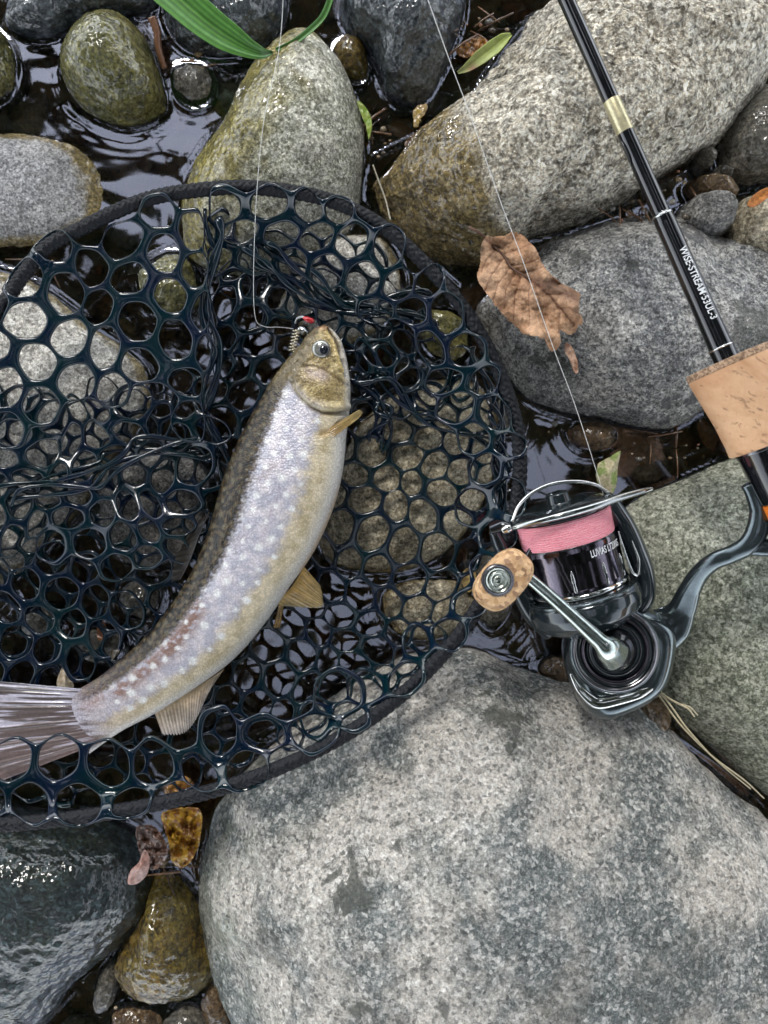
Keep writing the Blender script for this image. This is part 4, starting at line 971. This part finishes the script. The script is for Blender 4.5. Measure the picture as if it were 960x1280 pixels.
rl('gold_band', [(-358, 10.8), (-314, 10.9)], simple('gold_foil', (.60, .54, .34), .35, .7), bev=.0001)
rl('silver_ring', [(-201, 13.1), (-199, 13.2)], M_steel); rl('silver_ring', [(-20, 16), (-18, 16)], M_steel)
m = NT('cork_grip'); co = m.n('ShaderNodeTexCoord').outputs['Object']
mp = m.n('ShaderNodeMapping'); mp.inputs['Rotation'].default_value = (0, 0, math.atan2(ax[0], -ax[1])); m.l(co, mp.inputs[0])
mp2 = m.n('ShaderNodeMapping'); mp2.inputs['Scale'].default_value = (1, 2.6, 1); m.l(mp.outputs[0], mp2.inputs[0])
n1 = m.noise(mp2.outputs[0], 45, 4, .55, .5); nn2 = m.noise(co, 420, 5, .7); n3 = m.noise(mp2.outputs[0], 170, 5, .6, .5)
c = m.mix(m.ramp(n1, .30, .70), (.56, .30, .155), (.70, .43, .25))
c = m.mix(m.math('MULTIPLY', m.ramp(n3, .63, .70), .6), c, (.24, .10, .045)); c = m.mix(m.math('MULTIPLY', m.ramp(nn2, .62, .72), .6), c, (.28, .12, .05))
v3 = m.vor(mp2.outputs[0], 75); c = m.mix(m.math('MULTIPLY', m.ramp(v3.outputs['Distance'], .16, .03), .7), c, (.16, .07, .035))
h = m.math('SUBTRACT', nn2, m.math('MULTIPLY', m.ramp(n3, .60, .66), .8)); m.prin(c, .62, 0, m.bump(h, 1, .0006), 0, .1, .35); M_cork = m.m
rl('cork_grip', [(0, 48), (3, 51.5), (8, 52), (40, 48), (70, 44.5), (100, 43), (113, 43.5)], M_cork, 128, bev=.0005)
m = NT('cork_rubber_ring'); co = m.n('ShaderNodeTexCoord').outputs['Object']; n1 = m.noise(co, 700, 4, .7); m.prin(m.mix(m.ramp(n1, .4, .62), (.16, .09, .05), (.48, .32, .20)), .7, 0, m.bump(n1, 1, .0004)); M_burl = m.m
rl('burl_ring', [(-3, 46), (-2.6, 51.4), (4, 52.6), (6, 52.4)], M_burl, 96, bev=.0003)
rl('seat_barrel', [(114, 36), (182, 33), (184, 30)], M_black, 96, bev=.0004)
rl('barrel_ring', [(113, 37), (117, 37)], simple('dark_steel', (.16, .16, .17), .2, 1.), 96, bev=.0002)
rl('orange_ring', [(184, 31), (204, 31)], simple('orange_plastic', (.80, .20, .02), .35), 96, bev=.0004)
rl('reel_seat', [(204, 34), (330, 33), (420, 31)], M_black, 96, bev=.0006)
rl('rear_cork', [(420, 36), (440, 40), (620, 38), (700, 43), (720, 40)], M_cork, 96, bev=.0015)
# guide foot hook-keeper on the blank
hp = A1+ax*(-288*kp)
P = [A1+ax*(t*kp)+np.array([-.0036, -.0012, .0012])+np.array([0, 0, q]) for t, q in ((-305, -.0006), (-300, .0006), (-288, .001), (-278, .0006), (-272, -.0006))]
V, F = tube(catmull(P, 24), .00035, 8); mesh_obj('hook_keeper', V, F, simple('dark_wire', (.08, .08, .085), .25, 1), rod)

def text_on(body, width, height, mapper, name, mat, parent, bold=.0):
    cu = bpy.data.curves.new(name, 'FONT'); cu.body = body; cu.size = 1; cu.offset = bold; cu.resolution_u = 4
    ob = bpy.data.objects.new(name, cu); col.objects.link(ob)
    dg = bpy.context.evaluated_depsgraph_get(); me = bpy.data.meshes.new_from_object(ob.evaluated_get(dg)); bpy.data.objects.remove(ob)
    import bmesh
    bm = bmesh.new(); bm.from_mesh(me); bmesh.ops.triangulate(bm, faces=bm.faces[:])
    bmesh.ops.subdivide_edges(bm, edges=[e_ for e_ in bm.edges if e_.calc_length() > .25], cuts=2, use_grid_fill=False); bmesh.ops.triangulate(bm, faces=bm.faces[:])
    V = np.array([v.co[:] for v in bm.verts]); F = [[v.index for v in f.verts] for f in bm.faces]; bm.free()
    x = (V[:, 0]-V[:, 0].min())/(V[:, 0].max()-V[:, 0].min())*width; y = (V[:, 1]/.7-.5)*height
    return mesh_obj(name, mapper(x, y), F, mat, parent, smooth=False)
M_white = simple('white_print', (.80, .82, .84), .45)
Xr = np.cross([0, 0, 1.0], ax); Xr /= np.linalg.norm(Xr); Yr = np.cross(ax, Xr)
if Yr[2] < 0: Yr = -Yr
sideR = np.cross(ax, Yr)      # sideways
def maprod(x, y, t0=-152, r0=12.9):
    t = t0*kp+x; r = (np.interp(t/kp, [-203, -190, -60], [12.4, 13.3, 14.3])+.35)*kp; an = y/r+.10
    return A1+ax*t[:, None]+(r*np.cos(an))[:, None]*Yr-(r*np.sin(an))[:, None]*sideR
text_on('WISE-STREAM·53UL-3', 97*kp, 9.5*kp, maprod, 'lettering', M_white, rod, .012)

# ------------------------------------------------------------------ reel
ZR = .052; kr = pxs(ZR)
reel = empty('spinning_reel', W(745, 780, .03), 'black and steel spinning reel with pink line and cork handle knob beside the net', 'fishing reel')
M_gun = simple('gunmetal_gloss', (.045, .048, .055), .18, .85, .4)
M_rotor = simple('rotor_black', (.022, .032, .038), .18, .4, .8)
M_body = simple('body_graphite', (.095, .12, .13), .2, .85, .5)
M_skirt = simple('skirt_violet_steel', (.13, .115, .14), .12, 1.)
M_chrome = simple('bright_chrome', (.80, .80, .78), .08, 1.)
tilt = .12
dpx = np.array([.27, .963]); d3 = np.array([dpx[0], -dpx[1], -tilt]); d3 /= np.linalg.norm(d3)
S_O = np.array(W(700, 634, .055))
def sl_(name, prof, mat, ns=96, bev=.0002, parent=reel, ends=True): return rl(name, prof, mat, ns, parent, bev, S_O, d3, kr, ends)
spool = sl_('spool', [(-6, 40), (-3, 50), (0, 60), (3, 62.5), (7, 62.5), (9, 58), (10, 45), (40, 45), (41, 58), (45, 59), (60, 58.5), (96, 58), (100, 59), (104, 59.5), (106, 56), (112, 56)], M_rotor, bev=.00015)
sl_('spool_skirt', [(43, 59.6), (48, 60.2), (62, 59.2), (94, 59.0), (97, 59.6)], M_skirt, parent=spool, ends=False)
sl_('spool_ring', [(99, 59.8), (100.5, 61.0), (103, 61.0), (104.5, 59.8)], M_chrome, parent=spool, ends=False)
sl_('spool_base_ring', [(107, 57), (118, 56.6)], M_chrome, parent=spool, ends=False)
sl_('drag_knob', [(-20, 9), (-18, 14), (-6, 15), (-5, 30), (-3, 40)], M_rotor, parent=spool, bev=.0006)
sl_('lip_ring', [(-3.2, 48), (-4, 50), (-2, 55), (-.6, 57)], M_gun, parent=spool, ends=False)
# wound pink line: real windings
m = NT('pink_braid'); co = m.n('ShaderNodeTexCoord').outputs['Object']; nz = m.noise(co, 1400, 3, .6)
m.prin(m.mix(m.ramp(nz, .3, .7), (.95, .29, .39), (1.0, .52, .57)), .5, 0, m.bump(nz, .8, .0002), 0, .1, .4); M_pink = m.m
nt_, na_ = 150, 160; D3 = d3; up = np.array([0, 0, 1.0]); X3 = np.cross(up, D3); X3 /= np.linalg.norm(X3); Y3 = np.cross(D3, X3)
tt = np.linspace(9, 42.5, nt_)[:, None]; aa = (np.arange(na_)/na_*2*math.pi)[None]
ph = tt*2.3+.8*np.sin(aa)+.35*np.sin(2*aa+tt*.2)
rr_ = 60.3-.085*(tt-9)+.36*np.sin(ph*1.0)+.22*np.sin(tt*4.1-1.1*np.sin(aa+1))+.25*noise3(np.stack([tt*.35+0*aa, np.cos(aa)*1.5+0*tt, np.sin(aa)*1.5+0*tt], -1), 3)
rr_ *= sstep(8.2, 9.6, tt)*.04+.96
V = S_O+(tt*kr)[..., None]*D3+(rr_*kr)[..., None]*(np.cos(aa)[..., None]*X3+np.sin(aa)[..., None]*Y3)
mesh_obj('wound_line', V.reshape(-1, 3), grid_faces(nt_, na_, False, True), M_pink, spool)
def onspool(t, an, r): return S_O+D3*(t*kr)[..., None]+(r*kr)*(np.sin(an)[..., None]*(-X3 if X3[0] < 0 else X3)+np.cos(an)[..., None]*(Y3 if Y3[2] > 0 else -Y3))
SX = (-X3 if X3[0] < 0 else X3); SY = (Y3 if Y3[2] > 0 else -Y3)
def ons(t, an, r):
    t = np.asarray(t, float); an = np.asarray(an, float)
    return S_O+D3*(t*kr)[..., None]+(np.asarray(r, float)*kr)[..., None]*(np.sin(an)[..., None]*SX+np.cos(an)[..., None]*SY)
text_on('LUVIAS LT2000S', 50, 8.5, lambda x, y: ons(54-y, .16+x/60., 60.3+0*x), 'lettering', M_white, spool, .02)
for an in (-.30, .38, .95):
    t = np.linspace(68, 96, 20); P = ons(t, np.full(20, an), 59.6+0*t)
    V, F = tube(P, kr*np.interp(np.linspace(0, 1, 20), [0, .15, .5, .55, .9, 1], [.5, 1.8, 2.4, 1.5, 2.2, .8]), 10, ry=kr*.9); sl = mesh_obj('spool_port', V, F, M_chrome, spool)
    t = np.linspace(80, 90, 10); P = ons(t, np.full(10, an), 60.5+0*t); V, F = tube(P, kr*np.interp(np.linspace(0, 1, 10), [0, .3, .7, 1], [.3, 1.1, 1.1, .3]), 8, ry=kr*.5); mesh_obj('port_hole', V, F, M_rotor, sl)
# rotor cup and arms
rotor = sl_('rotor', [(108, 60), (109, 67), (114, 71), (126, 72), (138, 69), (148, 60), (156, 46), (160, 30)], M_rotor, bev=.0008)
sl_('rotor_edge', [(108, 63), (107, 66), (108.6, 69), (111, 70)], M_body, parent=rotor, ends=False)
def ptube(name, pts, r, ry, mat, parent, n=60, ns=20):
    P = catmull([np.array(list(W(q[0], q[1], q[2]))) for q in pts], n); u = np.linspace(0, 1, len(P)); uk_ = np.linspace(0, 1, len(r))
    V, F = tube(P, np.interp(u, uk_, r)*kr, ns, ry=np.interp(u, uk_, ry)*kr); return mesh_obj(name, V, F, mat, parent)
arm = ptube('rotor_arm', [(792, 764, .046), (803, 742, .047), (802, 712, .049), (791, 680, .053), (778, 652, .056), (764, 630, .060), (757, 618, .061)], [13, 16, 15, 14, 13, 11, 6], [20, 24, 22, 20, 16, 12, 7], M_rotor, rotor)
ptube('arm_trim', [(773, 664, .069), (780, 688, .068), (790, 714, .065), (797, 720, .064)], [.8, 1.6, 1.8, 1.0], [.8, 1.2, 1.2, .8], M_chrome, arm)
ptube('arm_trim', [(790, 676, .064), (798, 700, .063), (798, 718, .062)], [.6, 2.0, 1.0], [.6, 1.2, .6], M_chrome, arm)
ptube('rotor_arm', [(690, 790, .046), (668, 768, .047), (650, 738, .049), (636, 706, .053), (624, 680, .057), (617, 664, .060)], [13, 14, 12, 10, 9, 6], [14, 14, 12, 10, 9, 6], M_rotor, rotor)
ptube('bail_mount', [(614, 662, .064), (628, 658, .066), (640, 660, .067)], [6, 7, 5], [6, 6, 5], M_gun, rotor)
ptube('bail_mount', [(622, 690, .060), (634, 700, .060), (654, 702, .060), (664, 690, .061), (668, 676, .062)], [5, 5, 5, 5, 4], [4, 4, 4, 4, 4], M_gun, rotor)
bail = ptube('bail', [(633, 662, .067), (660, 655, .075), (700, 645, .0805), (740, 634, .078), (775, 622, .073), (803, 614, .070), (815, 611, .068)], [3.4, 3.6, 4.2, 4.6, 4.4, 3.6, 2.4], [3.4, 3.6, 4, 4.4, 4, 3.2, 2], simple('bail_steel', (.42, .44, .43), .14, 1.), reel, 80)
ptube('bail_cap', [(628, 664, .071), (634, 661, .0715), (639, 659.5, .072)], [4, 5.8, 4], [4, 5.5, 4], M_chrome, bail, 12)
ptube('bail_wire', [(640, 652, .070), (648, 633, .066), (664, 617, .063), (690, 605, .061), (720, 602, .060), (744, 606, .060), (761, 616, .061)], [2, 2.3, 2.4, 2.4, 2.3, 2.2, 2], [2, 2.3, 2.4, 2.4, 2.3, 2.2, 2], M_chrome, bail, 80)
# body
def pillow(name, poly, zt, zb, p, q, mat, parent, ze=None, n=200, nr=46, peak=None):
    c, a, R = polyradial(poly, n); ze = (zt+zb)/2 if ze is None else ze; pk = np.array(peak if peak is not None else c)
    t = np.sin(np.linspace(0, math.pi/2, nr)); t2 = np.cos(np.linspace(0, math.pi/2, nr))[1:]
    T = np.concatenate([t, t2]); up_ = np.arange(len(T)) < nr
    px = pk[0]*(1-T[:, None])+(c[0]+np.cos(a)*R)[None]*T[:, None]; py = pk[1]*(1-T[:, None])+(c[1]+np.sin(a)*R)[None]*T[:, None]
    f = np.clip(1-T**p, 0, 1)**q; z = np.where(up_, ze+(zt-ze)*f, ze-(ze-zb)*f)
    P = Wn(px, py, ze+0*px); P[..., 2] = z[:, None]
    return mesh_obj(name, P.reshape(-1, 3), [f_[::-1] for f_ in grid_faces(len(T), n, False, True)], mat, parent)
body = pillow('reel_body', [(708, 790), (722, 768), (752, 754), (790, 752), (818, 762), (836, 778), (840, 800), (834, 835), (824, 858), (808, 874), (780, 888), (752, 897), (736, 893), (724, 878), (712, 850), (704, 818)], .058, .022, 7, .5, M_body, reel)
ptube('body_trim', [(713, 842, .056), (724, 860, .058), (738, 874, .0585), (750, 879, .0585), (775, 874, .0585), (800, 867, .058), (822, 856, .056)], [2, 5, 7, 7.5, 7, 6, 2], [2, 3, 4, 4, 4, 3, 2], simple('trim_silver', (.62, .63, .60), .1, 1.), body)
BC = (768, 812); 
def zl(name, cpx, z, prof, mat, parent, ns=96, axis=(0, 0, 1), bev=.0002):
    return rl(name, prof, mat, ns, parent, bev, np.array(W(cpx[0], cpx[1], z)), np.array(axis, float), kr, False)
cov = zl('side_cover', BC, .058, [(-6, 56), (0, 55.5), (3, 53), (4, 50)], M_body, reel, axis=(-.03, .03, 1))
zl('cover_ring', BC, .058, [(2, 52), (7, 51), (8, 48.5), (7, 46), (3, 45.5)], simple('ring_steel', (.34, .33, .35), .16, 1.), cov, axis=(-.03, .03, 1))
zl('cover_groove', BC, .058, [(3, 46), (2, 44), (2, 41)], M_rotor, cov, axis=(-.03, .03, 1))
zl('cover_ring', BC, .058, [(2, 42.5), (6, 41), (6.5, 38), (3, 36)], simple('ring_violet', (.16, .14, .16), .16, 1.), cov, axis=(-.03, .03, 1))
zl('cover_dish', BC, .058, [(4, 37), (1, 34), (2, 31), (5, 30), (5, 27), (2, 25), (3, 14), (4, .01)], M_rotor, cov, axis=(-.03, .03, 1))
zl('cover_ring', BC, .058, [(4, 32.5), (6.5, 31.5), (6.5, 30.5), (4, 29.5)], simple('ring_dim', (.20, .20, .21), .2, 1.), cov, axis=(-.03, .03, 1))
zl('hub', BC, .060, [(0, 27), (6, 25), (12, 21), (18, 15)], M_gun, cov, axis=(-.03, .03, 1))
M_arm = simple('handle_pewter', (.48, .54, .50), .2, 1.)
hand = ptube('handle_arm', [(778, 826, .062), (770, 820, .070), (760, 811, .078), (750, 802, .0805), (722, 776, .0815), (690, 747, .0825), (662, 723, .082), (646, 712, .083)], [16, 20, 16, 10, 8.4, 7.4, 7, 7], [9, 13, 12, 9, 7.4, 6.4, 6, 6], M_arm, reel, 90, 28)
ptube('handle_collar', [(757, 807, .080), (753, 803.5, .0806)], [9.5, 9.0], [9.3, 8.8], M_chrome, hand, 8, 28)
ptube('knob_shaft', [(650, 715, .083), (640, 718, .083), (630, 724, .084)], [7, 8, 8], [6, 7, 7], M_steel, hand, 14)
m = NT('composite_cork'); co = m.n('ShaderNodeTexCoord').outputs['Object']; v = m.vor(co, 520); cc = m.n('ShaderNodeSeparateColor'); m.l(v.outputs['Color'], cc.inputs[0])
c = m.mix(cc.outputs[0], (.42, .24, .11), (.74, .49, .27)); c = m.mix(m.math('MULTIPLY', m.ramp(cc.outputs[1], .7, .95), .7), c, (.16, .07, .04)); m.prin(c, .6, 0, m.bump(v.outputs['Distance'], 1, .0004)); M_kn = m.m
cl = np.array((628.5, 724.5)); dl = np.array((-.66, .75)); dw = np.array((.75, .66)); kp_ = []
for k in range(32):
    th = k/32*2*math.pi; c_, s_ = math.cos(th), math.sin(th)
    kp_.append(tuple(cl+dl*42*np.sign(c_)*abs(c_)**.72+dw*27*np.sign(s_)*abs(s_)**.72))
knob = pillow('handle_knob', kp_, .0935, .073, 7, .5, M_kn, hand, n=160)
zl('knob_ring', (622, 725), .0925, [(0, 18.5), (4, 18), (5, 16), (3, 14)], simple('knob_bezel', (.10, .10, .11), .25, .8), knob, bev=.0001)
zl('knob_cap', (622, 725), .0925, [(2, 15), (4.5, 13.5), (3.5, 12), (3.2, 9.5), (4.6, 8.5), (3.6, 7), (3.4, 4.6), (5.2, 3.6), (5.6, .01)], simple('knob_steel', (.60, .64, .56), .16, 1.), knob, bev=.0001)
# stem and foot
stem = ptube('stem', [(800, 802, .045), (820, 792, .046), (838, 780, .048), (852, 762, .052), (862, 738, .058), (874, 718, .064), (892, 702, .070), (914, 693, .074), (934, 682, .078), (946, 664, .080), (949, 640, .081), (944, 618, .082), (938, 604, .083)],
             [34, 32, 27, 17, 13, 11.5, 11, 11, 12, 13, 11, 11, 11], [14, 14, 12, 10, 9, 9, 9, 9, 9.5, 10, 9, 8, 7], M_body, reel, 140, 36)
ptube('foot', [(930, 687, .077), (950, 684, .078), (975, 690, .078), (1010, 720, .078), (1030, 770, .080)], [8, 11, 10, 9, 7], [7, 8, 8, 7, 6], M_body, stem, 50, 24)

# ------------------------------------------------------------------ unseen overhanging tree, crown gaps shaped for light (mirrored in the pools and the steel)
tree = empty('overhanging_tree', (-2.6, 1.9, -.03), 'leafy bank tree whose boughs hang over the stream and show as reflections', 'tree')
M_bark = simple('bark', (.08, .065, .05), .85)
tb = Buf()
def limb(p0, p1, r0, r1, sag=.2, seed=1, n=24):
    u = np.linspace(0, 1, n)[:, None]; P = np.array(p0)*(1-u)+np.array(p1)*u; P[:, 2] += np.sin(u[:, 0]*math.pi)*sag
    P += fbm(np.concatenate([u*3, u*0+seed, u*0], 1), 2, seed)[:, None]*.08*np.array([1, .7, .4])*np.sin(u*math.pi)
    V, F = tube(P, np.linspace(r0, r1, n), 10); tb.add(V, F); return P
limb((-2.6, 1.9, -.05), (-2.0, 1.5, 2.3), .14, .09, 0, 2)
R = np.random.RandomState(21); ends = []
for k in range(9):
    p1 = (R.uniform(-1.3, 1.7), R.uniform(-2.0, 1.8), R.uniform(2.2, 3.1)); P = limb((-2.0, 1.5, 2.3), p1, .06, .012, .25, 5+k, 30); ends.append(P)
    for q in range(5):
        i = R.randint(8, 28); e_ = P[i]+R.normal(size=3)*np.array([.5, .5, .15]); ends.append(limb(tuple(P[i]), tuple(e_), .014, .004, .05, 40+q+k*7, 12))
tb.build('trunk', M_bark, tree)
def canopy_open(x, y, z):  # leaf gaps cut to place sky reflections and highlights below
    f = 1+z/.45; px = x/f/S0+480; py = 640-y/f/S0      # where the opening is mirrored
    g = np.full(np.shape(x), -9.)
    for cx_, cy_, rx, ry_ in ((175, 210, 150, 100), (460, 815, 190, 135), (290, 470, 70, 110), (675, 600, 60, 60), (240, 1010, 60, 80), (60, 70, 70, 60), (760, 180, 70, 190), (780, 640, 60, 60), (70, 1070, 70, 40), (600, 1250, 140, 60), (-60, 640, 60, 200), (1010, 820, 60, 160)):
        g = np.maximum(g, 1-((px-cx_)/rx)**2-((py-cy_)/ry_)**2)
    return g
R = np.random.RandomState(31); N = 65000
x, y, z = R.uniform(-3.2, 3.2, N), R.uniform(-3.6, 4.2, N), R.uniform(2.1, 3.3, N)
nv = noise3(np.stack([x*1.5, y*1.5, z*1.0], -1), 3); n9 = noise3(np.stack([x*3.2, y*3.2, z*0], -1), 9); g = canopy_open(x, y, z)
keep = (nv > -.33+.1*R.rand(N)) & ((((x+.32*z)/.8)**2+((y-.876*z)/.8)**2 > 1) | (R.rand(N) < .22)) & ((g < 0) | ((n9 > .30) & (g < .6) & (R.rand(N) < .7)) | (R.rand(N) < .03))  # crown thinned along the sun's path to let direct light through
x, y, z = x[keep], y[keep], z[keep]; n = len(x)
L = R.uniform(.04, .08, n); a_ = R.uniform(0, 6.28, n); d = np.stack([np.cos(a_), np.sin(a_), R.normal(size=n)*.25], -1)
s_ = np.stack([-np.sin(a_), np.cos(a_), R.normal(size=n)*.35], -1); c_ = np.stack([x, y, z], -1)
V = np.concatenate([(c_+d*(L*p_)[:, None]+s_*(L*.42*q_)[:, None])[:, None] for p_, q_ in ((-1, 0), (-.2, 1), (.5, .8), (1, 0), (.5, -.8), (-.2, -1))], 1).reshape(-1, 3)
F = np.arange(n*6).reshape(-1, 6); C0 = np.repeat(np.array((.045, .08, .022))*R.uniform(.6, 1.3, n)[:, None], 6, 0)
mesh_obj('crown', V, F, attr_mat('tree_leaf', .5, 20, .0001, .2), tree, smooth=False, colors=C0)
